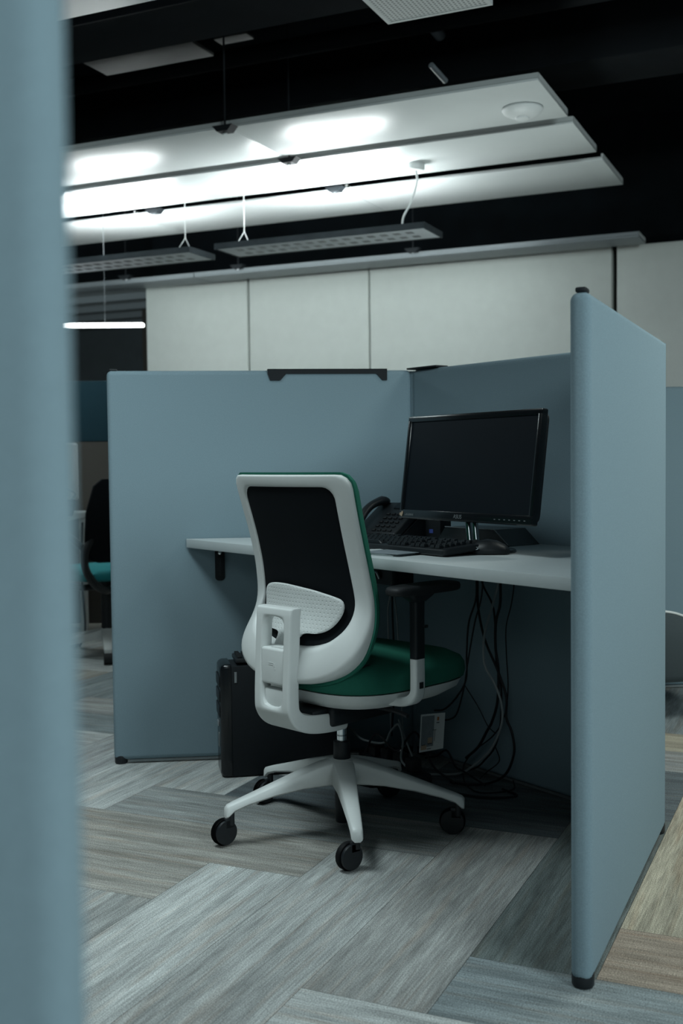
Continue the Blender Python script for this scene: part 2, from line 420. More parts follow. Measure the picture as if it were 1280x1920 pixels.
plank(-8.2, -4.5, 7.29, 7.56, 2.395, 'grey ceiling plank along the left half of the off-white wall panels', 'planks against the wall panels', 'lamp_grey')
plank(-4.49, -1.20, 7.29, 7.56, 2.395, 'grey ceiling plank along the right half of the off-white wall panels', 'planks against the wall panels', 'lamp_grey')
o = rbox('hanging_panel', 'dim_panel', -3.5, -2.86, 4.62, 4.86, 3.0, 3.02, 0.003)
tag(o, 'dim shaded white panel hanging high in the dark ceiling at upper left', 'ceiling panel')
o = rbox('hanging_panel', 'dim_panel', -2.78, -2.60, 4.72, 4.80, 3.02, 3.035, 0.003)
tag(o, 'small dim strip beside the shaded white panel high in the dark ceiling', 'ceiling panel')

# small black clips in the gaps of the raft
def clip(u, v, z, label):
    o = empty('suspension_clip', uv(u, v, z), TH, label, 'clip', 'black clips holding the ceiling planks')
    bm = BM()
    a = [(-0.055, 0.0), (0.055, 0.0), (0.03, -0.028), (-0.03, -0.028)]
    v0 = [bm.verts.new((x, -0.03, zz)) for x, zz in a]; v1 = [bm.verts.new((x, 0.03, zz)) for x, zz in a]
    bm.faces.new(v0); bm.faces.new(v1[::-1])
    for k in range(4): bm.faces.new((v0[k], v1[k], v1[(k + 1) % 4], v0[(k + 1) % 4]))
    obj('clip_body', bm, 'black_matt', o)
    obj('hanger_rod', cyl(BM(), (0, 0, 0), (0, 0, CZ - z), 0.005, seg=8), 'black_matt', o)
    obj('bolt', cyl(BM(), (0, 0, -0.036), (0, 0, -0.028), 0.012, seg=10), 'chrome', o)
clip(-2.72, 4.715, RZ, 'black clip on the near edge of the nearest white plank')
clip(-2.70, 5.355, RZ, 'black clip in the first gap above the plank joint')
clip(-4.25, 5.355, RZ, 'black clip in the first gap beside the foreground partition')
clip(-2.74, 6.03, RZ, 'black clip in the second gap nearer the hanging lamp cord')
clip(-4.0, 6.03, RZ, 'black clip in the second gap further left')
clip(-5.1, 7.27, 2.45, 'black clip on the wall-side plank near the left end of the wall panels')
clip(-4.1, 7.27, 2.45, 'black clip on the wall-side plank above the second wall panel')
clip(-2.72, 7.27, 2.45, 'black clip on the wall-side plank above the widest wall panel')

# smoke detector
o = empty('smoke_detector', uv(-1.36, 5.08, RZ), TH, 'round white smoke detector under the nearest white ceiling plank', 'smoke detector')
obj('housing', lathe(BM(), [(0.092, -0.002), (0.094, -0.010), (0.086, -0.022), (0.060, -0.036), (0.034, -0.042)], Matrix(), 40), 'grille', o)
obj('sensor_cap', lathe(BM(), [(0.034, -0.0425), (0.030, -0.050), (0.012, -0.053)], Matrix(), 28), 'grille', o)

# perforated ceiling panel at the top edge
o = empty('air_vent', uv(-1.35, 3.45, RZ), TH, 'white perforated ceiling panel at the top edge of the photo', 'vent')
obj('perforated_sheet', box(BM(), (-0.185, -0.435, 0.002), (0.185, 0.435, 0.01)), 'perforated', o)
bm = BM()
for lo, hi in (((-.2, -.45, 0), (.2, -.435, .05)), ((-.2, .435, 0), (.2, .45, .05)), ((-.2, -.4345, 0), (-.185, .4345, .05)), ((.185, -.4345, 0), (.2, .4345, .05))): box(bm, lo, hi)
obj('frame', bm, 'grille', o)

# pendant lamps with an uplight in the middle
def pendant(u0, u1, label, rose):
    L = u1 - u0; o = empty('pendant_lamp', uv((u0 + u1) / 2, 5.86, 2.24), TH, label, 'lamp', 'flat pendant lamps under the ceiling raft')
    h = L / 2
    bm = BM()
    box(bm, (-h, -.15, 0.0), (h, -.142, .034)); box(bm, (-h, .142, 0.0), (h, .15, .034))
    box(bm, (-h, -.1415, 0.0), (-h + .008, .1415, .034)); box(bm, (h - .008, -.1415, 0.0), (h, .1415, .034))
    box(bm, (-h + .0085, -.1415, .012), (h - .0085, .1415, .020))
    obj('housing', bm, 'duct_grey', o)
    obj('underside_louvre', box(BM(), (-h + .01, -.135, .002), (h - .01, .135, .0115)), 'louvre_grey', o)
    n = 15
    for y in (-.055, .055):
        bm = BM()
        for i in range(n):
            x = lerp(-h + .12, h - .12, i / (n - 1)); box(bm, (x - .020, y - .022, .0005), (x + .020, y + .022, .0019))
        obj('louvre_grille', bm, 'lamp_dark', o)
    obj('light_strip', box(BM(), (-.34, -.13, .0205), (.34, .13, .027), .002), 'uplight', o)
    z = RZ - 2.24
    for s in ((-1,) if rose else (-1, 1)):
        bm = BM()
        tube(bm, [(s * (h - .12), 0, z), (s * (h - .12), 0, .12)], .0025, 6, False)
        tube(bm, [(s * (h - .12), 0, .12), (s * (h - .12), -.10, .0205)], .002, 6, False)
        tube(bm, [(s * (h - .12), 0, .12), (s * (h - .12), .10, .0205)], .002, 6, False)
        obj('suspension_wire', bm, 'grille', o)
    if rose:
        obj('ceiling_rose', lathe(BM(), [(.046, -.001), (.048, -.008), (.048, -.034), (.042, -.040)], Matrix.Translation((h - .06, -.11, z)), 28), 'grille', o)
        obj('power_cord', tube(BM(), [(h - .06, -.11, z - .04), (h - .055, -.112, z - .1), (h - .085, -.116, z - .2), (h - .13, -.12, .08), (h - .14, -.12, .021)], .006, 8), 'grille', o)
pendant(-3.38, -2.07, 'flat pendant lamp hanging from the white cord under the planks', True)
pendant(-4.86, -3.55, 'flat pendant lamp next to the foreground partition, left of its twin', False)

# black ducts and pipes under the ceiling
def duct(u0, u1, v0, v1, z0, z1, label, m='duct'):
    tag(rbox('air_duct', m, u0, u1, v0, v1, z0, z1, 0.01), label, 'duct', 'black ducts under the ceiling')
duct(-6, 3.5, 4.1, 4.5, 2.93, 3.28, 'long black duct crossing above the nearest white plank')
duct(-6, 3.5, 5.6, 6.0, 2.95, 3.28, 'long black duct above the pendant lamps')
duct(-0.75, -0.25, 6.1, 7.6, 2.8, 3.2, 'dark square duct beyond the ends of the white planks', 'duct')
duct(-0.02, 0.5, 5.6, 7.0, 2.62, 2.95, 'dark grey box hanging in the dark at upper right', 'duct_grey')
duct(-0.02, 0.5, 7.05, 7.55, 2.60, 2.8, 'lower dark grey box near the wall at upper right', 'duct_grey')
for k, (a, b, rr, lab) in enumerate((((-5, 3.9, 3.25), (3, 3.9, 3.25), .03, 'thin black pipe along the dark ceiling nearest the camera'),
                                 ((-5, 5.05, 3.05), (2.5, 5.05, 3.05), .045, 'thicker black pipe running above the nearest white plank'),
                                 ((-1.9, 4.55, 3.2), (-1.9, 5.5, 3.16), .03, 'black pipe crossing the dark ceiling above the planks'))):
    tag(obj('ceiling_pipe', cyl(BM(), uv(*a), uv(*b), rr, seg=14), 'duct_grey' if k == 2 else 'duct'), lab, 'pipe', 'black pipes under the ceiling')
o = obj('conduit', cyl(BM(), (0.443, 5.305, 2.84), (0.520, 5.408, 2.80), .014, seg=12), 'lamp_grey')
tag(o, 'short grey conduit stub above the nearest white plank', 'pipe')

# slim lit lamp in the far area
o = empty('linear_lamp', (-1.83, 7.5, 1.905), 0.03, 'slim lit tube lamp hanging left of the wall panels', 'lamp')
obj('light_tube', box(BM(), (-.52, -.03, 0), (.52, .03, .026), .010, 3), 'tube', o)
obj('suspension_wire', cyl(BM(), (.26, 0, .026), (.26, 0, CZ - 1.905), .0012, seg=6), 'lamp_grey', o)
obj('suspension_wire', cyl(BM(), (-.30, 0, .026), (-.30, 0, CZ - 1.905), .0012, seg=6), 'lamp_grey', o)

# ------------------------------------------------------------------ the booth
C2 = Vector((0.2376, 3.7181)); dB = Vector((0.58722, -0.80943)); dL = Vector((-0.99459, -0.10383)); dR = Vector((-0.40738, -0.91326))
Re = C2 + dB * 0.9807
H, T = 1.289, 0.040

def partition(name, P, d, L, sgn, label, H=H, feet=True, group='blue-grey fabric partitions', z0=0.013):
    o = empty('partition_panel', (P.x, P.y, 0), math.atan2(d.y, d.x), label, 'partition', group)
    obj('padded_board', box(BM(), (0.0, min(0, sgn * T), z0), (L, max(0, sgn * T), H), 0.0165, 5), 'fabric', o, 50)
    ym = sgn * T / 2
    if feet:
        obj('bottom_rail', box(BM(), (0.05, ym - .010, z0 - .008), (L - .05, ym + .010, z0 - .0005)), 'alu', o)
        for x in (0.022, L - 0.022):
            obj('foot', lathe(BM(), [(.0185, 0), (.0212, .004), (.0212, .026), (.0195, .029)], Matrix.Translation((x, ym, 0)), 20), 'black_plastic', o)
    return o, ym
PL, yl = partition('left', C2, dL, 0.999, -1, 'blue-grey fabric partition behind the chair, with the black clip on top')
PB, yb = partition('back', C2 + dB * 0.001, dB, 0.980, 1, 'blue-grey fabric partition behind the monitor')
PR, yr = partition('right', Re + dR * 0.001, dR, 0.975, 1, 'blue-grey fabric partition nearest on the right, end-on to the camera')
FGP = Vector((-0.1103, 0.47))
PF, yf = partition('near', FGP, dL, 1.0, 1, 'blurred blue-grey partition filling the left edge of the photo')
# far partition on the right
PX, yx = partition('aisle', Vector((2.10, 4.80)), dL, 1.0, -1, 'blue-grey partition far behind the right one, above the low lounge chair')

# black top clip on the left panel (hangs over the top edge)
bm = BM(); y0 = 0.0
cl = [(0.082, H + .004), (0.082, H - .034), (0.098, H - .034), (0.118, H - .012), (0.416, H - .012), (0.436, H - .034), (0.470, H - .034), (0.478, H - .012), (0.478, H + .004)]
def sheet(bm, poly, ya, yb2):
    a = [bm.verts.new((x, ya, z)) for x, z in poly]; b = [bm.verts.new((x, yb2, z)) for x, z in poly]
    bm.faces.new(a); bm.faces.new(b[::-1]); n = len(poly)
    for k in range(n): bm.faces.new((a[k], b[k], b[(k + 1) % n], a[(k + 1) % n]))
sheet(bm, cl, 0.0015, 0.0040); sheet(bm, cl, -T - .0015, -T - .0040)
box(bm, (0.082, -T - .004, H + .0015), (0.478, .004, H + .004))
obj('top_clip', bm, 'black_matt', PL)
# corner plate joining left and back panels, cap of the right panel
bm = BM(); prism(bm, [(-0.012, -0.012), (0.13, -0.006), (0.13, 0.046), (-0.012, 0.046)], H + .0005, H + .006, .001)
obj('corner_plate', bm, 'black_matt', PB)
obj('corner_filler', cyl(BM(), (-0.008, .024, .002), (-0.008, .024, H - .004), .022, seg=20), 'fabric', PB)  # added filler that stops light leaking through the rounded panel corner
obj('corner_filler', cyl(BM(), (0.983, yb + .014, .03), (0.983, yb + .014, H - .002), .014, seg=16), 'fabric', PB)
obj('top_cap', box(BM(), (0.935, yr - .010, H - .0005), (0.968, yr + .010, H + .009), .003), 'black_plastic', PR)
obj('top_cap', box(BM(), (0.965, yl - .010, H - .0005), (0.990, yl + .010, H + .006), .002), 'black_plastic', PL)

# desk
FL, FR = Vector((-0.5095, 3.6365)), None
dD = Vector((0.596, -0.803)).normalized()
# intersection of the front edge with the right panel inner face
A = Matrix(((dD.x, -dR.x), (dD.y, -dR.y))); s = A.inverted() @ (Re - FL); FR = FL + dD * s.x
desk = empty('desk', (0.15, 3.2, 0), 0, 'white desk top fitted between the three booth partitions', 'desk')
O = Vector((0.15, 3.2)); nin = Vector((-0.80943, -0.58722)); nL = Vector((0.10383, -0.99459)); nRr = Vector((-0.91326, 0.40738))
e = 0.003
poly = [FL + nL * e, FR + nRr * e - dD * e, Re + nRr * e + nin * e * 1.2, C2 + nin * e + nL * e]
obj('desk_top', prism(BM(), [tuple(p - O) for p in poly], .711, .740, .0018, 2), 'laminate', desk)
# slotted bracket under the left end
ang = math.atan2(-dL.y, -dL.x)
def on_left(x, dy): return C2 + dL * x + nL * dy
pb = on_left(0.643, 0.002) - O
bkt = obj('slotted_bracket', prism(BM(), rrect(-.016, -.110, .016, 0, .012), 0, .010, .002), 'black_matt', desk)
bkt.matrix_local = Matrix.Translation((pb.x, pb.y, .7105)) @ Matrix.Rotation(math.atan2(0.10383, 0.99459), 4, 'Z') @ Matrix.Rotation(PI / 2, 4, 'X')
sc_ = obj('screw', cyl(BM(), (0, -.018, .0102), (0, -.018, .013), .006, seg=14, bev=.001), 'chrome', bkt)
sl = obj('slot', prism(BM(), rrect(-.003, -.095, .003, -.035, .0028), .0102, .0106), 'black_gloss', bkt)
pt = Vector((0.545, 2.80)) - O
obj('support_bracket', prism(BM(), [(-.03 + pt.x, -.02 + pt.y), (.03 + pt.x, -.03 + pt.y), (.03 + pt.x, .03 + pt.y), (-.03 + pt.x, .03 + pt.y)], .678, .7105, .004), 'black_matt', desk)

def at(P2, z): return (P2.x, P2.y, z)
YAWB = math.atan2(dB.y, dB.x)            # along the back panel
# ------------------------------------------------------------------ monitor
mon = empty('monitor', (0.334, 2.9955, .740), -1.001, 'black widescreen monitor switched off on the white desk', 'monitor')
TL = 0.132; MW, MH = 0.565, 0.295
MTX = Matrix.Translation((0, 0, .9685 - .740)) @ Matrix.Rotation(-TL, 4, 'X')
hw, hh = MW / 2, MH / 2
def place(o, Mx): o.matrix_local = Mx; return o
bm = BM(); b_ = 0.017
box(bm, (-hw, 0, hh - b_), (hw, .020, hh), .004); box(bm, (-hw, 0, -hh), (hw, .020, -hh + .026), .004)
box(bm, (-hw, 0, -hh + .02), (-hw + b_, .020, hh - .01), .004); box(bm, (hw - b_, 0, -hh + .02), (hw, .020, hh - .01), .004)
bez = place(obj('bezel', bm, 'black_gloss', mon), MTX)
place(obj('screen', box(BM(), (-hw + .012, .004, -hh + .02), (hw - .012, .012, hh - .012)), 'screen', mon), MTX)
bm = BM(); loft(bm, [[(x, y, z) for x, z in rrect(-w, -h, w, h, .02)] for w, h, y in ((hw - .004, hh - .004, .0155), (hw - .006, hh - .006, .030), (hw * .75, hh * .75, .048), (hw * .55, hh * .5, .056))])
place(obj('rear_cover', bm, 'black_plastic', mon), MTX)
RX = Matrix.Rotation(PI / 2, 4, 'X')
text_mesh('logo_lettering', 'ASUS', .0155, .0003, 'silver', bez, Matrix.Translation((-.012, -.0006, -hh + .012)) @ RX)
bm = BM()
for k in range(7): box(bm, (hw - .145 + k * .019, -.0008, -hh + .010), (hw - .139 + k * .019, -.0001, -hh + .012))
obj('button_marks', bm, 'silver', bez)
bm = BM()
for k, h_ in enumerate((.003, .005, .006, .004, .0065, .005, .006, .0045, .0055)): box(bm, (-hw + .030 + k * .0046, -.0008, -hh + .0085), (-hw + .0328 + k * .0046, -.0001, -hh + .0085 + h_))
obj('bezel_print', bm, 'alu', bez)
bm = BM()
hp = []
for k in range(28):
    t = 2 * PI * k / 28; hp.append((.0085 * math.sin(t) ** 3 / 1.0, .0085 * (13 * math.cos(t) - 5 * math.cos(2 * t) - 2 * math.cos(3 * t) - math.cos(4 * t)) / 16))
prism(bm, hp, 0, .0006); bmesh.ops.transform(bm, matrix=Matrix.Translation((-hw + .013, -.0004, -hh + .012)) @ RX @ Matrix.Rotation(.5, 4, 'Z'), verts=bm.verts)
obj('heart_sticker', bm, 'beige', bez)
# stand: two chrome struts and an oval glossy foot
stand = obj('neck', tube(BM(), [(-.006, .022, .010), (-.016, .024, .06), (-.030, .030, .135)], .009, 12), 'dark_chrome', mon)
obj('neck', tube(BM(), [(.022, .022, .010), (.012, .024, .06), (-.002, .030, .135)], .009, 12), 'dark_chrome', mon)
bm = BM(); loft(bm, [[(x, y, z) for x, y in superellipse(a, b, 2.4, 48, 0, .03)] for a, b, z in ((.125, .085, 0), (.128, .088, .003), (.126, .086, .008), (.10, .066, .0105))])
obj('foot', bm, 'black_gloss', mon)

# ------------------------------------------------------------------ keyboard
kb_o = Vector((0.251, 2.842)); kdir = Vector((-0.57, 0.822)).normalized(); 
kb = empty('keyboard', (kb_o.x, kb_o.y, .740), math.atan2(-kdir.y, -kdir.x), 'black keyboard on the desk in front of the monitor', 'keyboard')
# local x runs along the desk, 0 at the right end, y away from the user
KL, KD = 0.445, 0.150
bm = BM()
loft(bm, [[(x, y, .004 + (y + .005) * .075 + dz) for x, y in rrect(-KL + i, -.006 + i, i2, KD - i, .012)] for i, i2, dz in ((.004, .020, -.002), (0, .024, .002), (0, .024, .012), (.003, .021, .015))])
obj('case', bm, 'black_plastic', kb)
def keycap():
    bm = BM(); loft(bm, [[(x, y, z) for x, y in rrect(-a, -b, a, b, .002, 2)] for a, b, z in ((.0085, .0085, 0), (.0082, .0082, .003), (.0066, .0066, .008))])
    return bm
k0 = None
rowsK = [0.012, 0.032, 0.051, 0.070, 0.089, 0.116]
for ri, y in enumerate(rowsK):
    for ci in range(21):
        x = -KL + .018 + ci * .0205
        if ci in (14, 18) and ri < 6: x += 0.0
        if ri == 0 and 4 <= ci <= 9:
            if ci != 6: continue
        if ci in (14, 18): continue
        if ci in (15, 16, 17) and ri in (2,): continue
        if ri == 5 and ci in (1, 6): continue
        z = .0195 + y * .075
        if k0 is None: k0 = obj('key', keycap(), 'black_plastic', kb); k = k0
        else: k = k0.copy(); COL.objects.link(k); k.parent = kb
        k.location = (x, y, z)
        if ri == 0 and ci == 6: k.scale = (5.5, 1, 1)
# mouse
mo = empty('computer_mouse', (0.386, 2.906, .740), math.radians(-8), 'black mouse on the desk beside the keyboard', 'mouse')
rings = []
prof = [(-.052, .004, .010, .012), (-.046, .018, .022, .020), (-.030, .028, .032, .033), (-.005, .030, .034, .038), (.02, .028, .032, .034), (.040, .026, .028, .024), (.050, .018, .018, .014), (.053, .004, .006, .009)]
for x, w, w2, h in prof:
    rings.append([(x, w2 * math.cos(a), max(0.002, .004 + h * max(0, math.sin(a)) * .95) if math.sin(a) >= 0 else .002) for a in [2 * PI * k / 20 for k in range(20)]])
obj('mouse_shell', loft(BM(), rings), 'black_plastic', mo, 60)
obj('scroll_wheel', cyl(BM(), (-.036, -.004, .030), (-.036, .004, .030), .009, seg=16, bev=.001), 'rubber', mo)
obj('side_trim', tube(BM(), [(-.044, -.0235, .020), (-.035, -.0300, .021), (-.028, -.0325, .018), (-.036, -.0305, .014), (-.044, -.0235, .020)], .0013, 6), 'silver', mo)
tag(obj('mouse_cable', tube(BM(), [(0.345, 2.915, .756), (0.345, 2.98, .748), (.42, 3.05, .745), (.47, 3.12, .744), (.43, 3.22, .744), (.38, 3.30, .744)], .0022, 6), 'black_cable'), 'thin black cable trailing from the mouse behind the monitor foot', 'cable')

# desk phone
ph = empty('desk_phone', (0.150, 3.455, .740), YAWB + 0.20, 'black desk phone with coiled cord behind the keyboard', 'phone')
ph.scale = (.88, .88, .88)
TP = Matrix.Translation((0, 0, .064)) @ Matrix.Rotation(math.radians(33), 4, 'X')
bm = BM(); box(bm, (-.105, -.085, -.014), (.085, .105, .014), .006, 3)
place(obj('base', bm, 'black_plastic', ph), TP)
bm = BM()
w0 = [(-.060, 0.0), (.105, 0.0), (.088, .098), (-.055, .010)]
for sx in (1,):
    a = [bm.verts.new((-.09, y, z + .001)) for y, z in w0]; b = [bm.verts.new((.088, y, z + .001)) for y, z in w0]
    bm.faces.new(a); bm.faces.new(b[::-1])
    for k in range(4): bm.faces.new((a[k], b[k], b[(k + 1) % 4], a[(k + 1) % 4]))
obj('wedge_stand', bm, 'black_matt', ph)
place(obj('display', box(BM(), (-.020, .062, .0145), (.070, .098, .017), .001), 'screen', ph), TP)
bk = None
for r in range(5):
    for c in range(4):
        if bk is None: bk = obj('button', box(BM(), (-.0075, -.005, 0), (.0075, .005, .005), .0015), 'rubber', ph); o = bk
        else: o = bk.copy(); COL.objects.link(o); o.parent = ph
        o.matrix_local = TP @ Matrix.Translation((-.018 + c * .024, -.068 + r * .024, .0145))
rings = []
for t in range(15):
    s_ = t / 14; y = lerp(-.105, .105, s_); zc = .022 + .034 * math.sin(PI * s_); r_ = .014 + .010 * (abs(2 * s_ - 1) ** 3)
    if t in (0, 14): r_ *= .6
    rings.append([(-.078 + 1.15 * r_ * math.cos(a), y, zc + r_ * math.sin(a)) for a in [2 * PI * k / 16 for k in range(16)]])
place(obj('handset', loft(BM(), rings), 'black_plastic', ph, 60), TP)
hel = []
for k in range(150):
    t = k / 149; p = Vector((-.080, -.095, .010)).lerp(Vector((.02, -.125, .006)), t) if t < .5 else Vector((-.03, -.11, .008)).lerp(Vector((-.06, -.15, .006)), (t - .5) * 2)
    a = t * 2 * PI * 24; hel.append(p + Vector((0, .005 * math.cos(a), .003 + .005 * math.sin(a))))
obj('coiled_cord', tube(BM(), hel, .0014, 5, False), 'black_cable', ph)

# papers and small things on the desk
pp = empty('booklet', (0.115, 2.985, .7402), YAWB + .12, 'white booklet lying open on the desk behind the chair back', 'booklet')
bm = BM()
loft(bm, [[(x, y0, z) for x, z in ((-.09, 0), (-.05, .0), (0, .0), (.06, .0), (.10, .0), (.10, .0025), (.06, .005), (0, .0035), (-.05, .006), (-.09, .003))] for y0 in (-.07, .07)])
obj('pages', bm, 'paper', pp)
obj('cover_sheet', box(BM(), (-.02, -.074, .0055), (.12, .066, .0068)), 'grey_print', pp)
tr = empty('letter_tray', (*(C2 + dB * .45 + nin * .105), .740), YAWB, 'low dark tray with sloped end behind the monitor foot', 'tray')
bm = BM()
tp = [(-.16, 0.001), (.150, 0.001), (.092, .046), (-.12, .046)]
def yprism(bm, poly, y0, y1):
    a = [bm.verts.new((x, y0, z)) for x, z in poly]; b = [bm.verts.new((x, y1, z)) for x, z in poly]
    bm.faces.new(a); bm.faces.new(b[::-1])
    for k in range(len(poly)): n = len(poly); bm.faces.new((a[k], b[k], b[(k + 1) % n], a[(k + 1) % n]))
    return bm
obj('tray_body', yprism(bm, tp, -.04, .085), 'tray', tr)
obj('rim', tube(BM(), [(-.12, -.041, .0465), (.090, -.041, .0465), (.097, -.041, .043), (.150, -.041, .003)], .0014, 6, False), 'silver', tr)
bb = empty('mini_speaker', (*(C2 + dB * .225 + nin * .10), .740), YAWB + .25, 'small black box with blue sticker behind the monitor', 'speaker')
obj('speaker_case', box(BM(), (-.055, -.03, .001), (.045, .03, .075), .003), 'black_matt', bb)
obj('blue_sticker', box(BM(), (.004, -.0312, .022), (.018, -.0302, .034)), 'blue_print', bb)
obj('lit_gap_plate', box(BM(), (-.0950, -.028, .001), (-.0560, .028, .072), .002), 'lamp_grey', bb)  # grey plate standing in for the lit partition beside the box

# ------------------------------------------------------------------ computer tower under the desk
pc = empty('computer_tower', (-0.379, 3.438, 0), math.radians(11.5), 'black computer tower standing on the carpet under the desk', 'computer')
PD, PW, PH = .40, .130, .352
obj('case', box(BM(), (.030, 0, .004), (PD, PW, PH), .003), 'black_matt', pc)
bm = BM()
loft(bm, [[(x, y, z) for y, z in rrect(i, .002 + i, PW - i, PH + .006 - i, .012)] for i, x in ((0, .0295), (0, .010), (.004, .001), (.010, -.004))])
fr = obj('front_bezel', bm, 'black_gloss', pc)
for z0, z1, nm in ((.285, .318, 'drive_door'), (.238, .272, 'drive_door'), (.190, .226, 'drive_door')):
    obj(nm, box(BM(), (-.0075, .014, z0), (-.0042, PW - .014, z1), .0012), 'black_plastic', fr)
obj('power_button', box(BM(), (-.009, .05, .155), (-.0042, .08, .172), .001), 'silver', fr)
obj('port_strip', box(BM(), (-.007, .045, .09), (-.0042, .060, .135), .001), 'alu', fr)
obj('silver_badge', box(BM(), (.040, -.0012, .300), (.047, -.0001, .334)), 'silver', pc)
for x in (.06, PD - .05):
    obj('foot', box(BM(), (x - .02, .01, 0), (x + .02, PW - .01, .0038)), 'rubber', pc)
kk = empty('spare_keyboard', (-0.338, 3.500, PH + .007), math.radians(11.5), 'small black keypad lying on top of the computer tower', 'keypad')
obj('keypad_case', box(BM(), (-.008, -.045, 0.001), (.20, .065, .016), .004), 'black_plastic', kk)
k1 = None
for i in range(9):
    for j in range(5):
        if k1 is None: k1 = obj('key', box(BM(), (-.007, -.007, 0), (.007, .007, .006), .0015), 'rubber', kk); q = k1
        else: q = k1.copy(); COL.objects.link(q); q.parent = kk
        q.location = (.006 + i * .021, -.034 + j * .022, .0162)

# power box under the desk and power strip on the floor
pw = empty('cable_box', (0.150, 3.500, .590), YAWB, 'black cable box fixed under the desk behind the chair arm', 'box')
obj('box_body', prism(BM(), rrect(-.072, -.045, .072, .045, .014), .012, .1205, .008, 3), 'black_plastic', pw)
obj('cable_clip', tube(BM(), [(-.02, -.050, .035), (.0, -.053, .050), (.014, -.050, .030)], .005, 8), 'dark_chrome', pw)
ps = empty('power_strip', (0.155, 3.44, 0), YAWB - .1, 'black power strip under the desk among the cables', 'power strip')
obj('strip_body', box(BM(), (-.17, -.028, .001), (.17, .028, .045), .006, 3), 'black_plastic', ps)
for k in range(4):
    obj('plug', box(BM(), (-.12 + k * .07, -.02, .0455), (-.082 + k * .07, .02, .085), .006, 2), 'rubber', ps)
ad = empty('power_adapter', (0.055, 3.375, 0), YAWB + .3, 'black power adapter on the carpet beside the power strip', 'adapter')
obj('adapter_case', box(BM(), (-.06, -.03, .001), (.06, .03, .04), .008, 3), 'black_plastic', ad)

# leaflet hanging from the cables
lf_ = empty('leaflet', (0.2635, 3.308, .097), YAWB, 'white printed leaflet hanging among the cables under the desk', 'leaflet')
LW, LH = .118, .128
def lpoint(s, t): # s 0..1 across, t 0..1 up
    return Vector((lerp(-.060, .050, s) + .011 * t, .004 * math.sin(s * 3), lerp(0, .036, s) + t * LH * lerp(.93, .85, s)))
def lquad(bm, s0, s1, t0, t1, off, th=.0004):
    n = 8; rings = []
    for k in range(n + 1):
        s = lerp(s0, s1, k / n); a, b = lpoint(s, t0), lpoint(s, t1)
        rings.append([a + Vector((0, -off, 0)), b + Vector((0, -off, 0)), b + Vector((0, -off + th, 0)), a + Vector((0, -off + th, 0))])
    return loft(bm, rings)
obj('card', lquad(BM(), 0, 1, 0, 1, 0, .0008), 'paper', lf_)
obj('printed_photo', lquad(BM(), .05, .54, .12, .95, .0006), 'grey_print', lf_)
bm = BM(); lquad(bm, .07, .28, .05, .17, .0012); lquad(bm, .32, .50, .20, .36, .0012); obj('printed_patch', bm, 'beige', lf_)
bm = BM(); lquad(bm, .66, .74, .80, .90, .0006); obj('printed_mark', bm, 'orange', lf_)
bm = BM(); lquad(bm, .64, .76, .73, .755, .0006); lquad(bm, .1, .24, .17, .19, .0016); lquad(bm, .32, .5, .18, .21, .0016); lquad(bm, .3, .46, .05, .07, .0006); lquad(bm, .50, .66, .545, .56, .0012); lquad(bm, .585, .60, .25, .55, .0012)
obj('printed_lines', bm, 'dark_print', lf_)

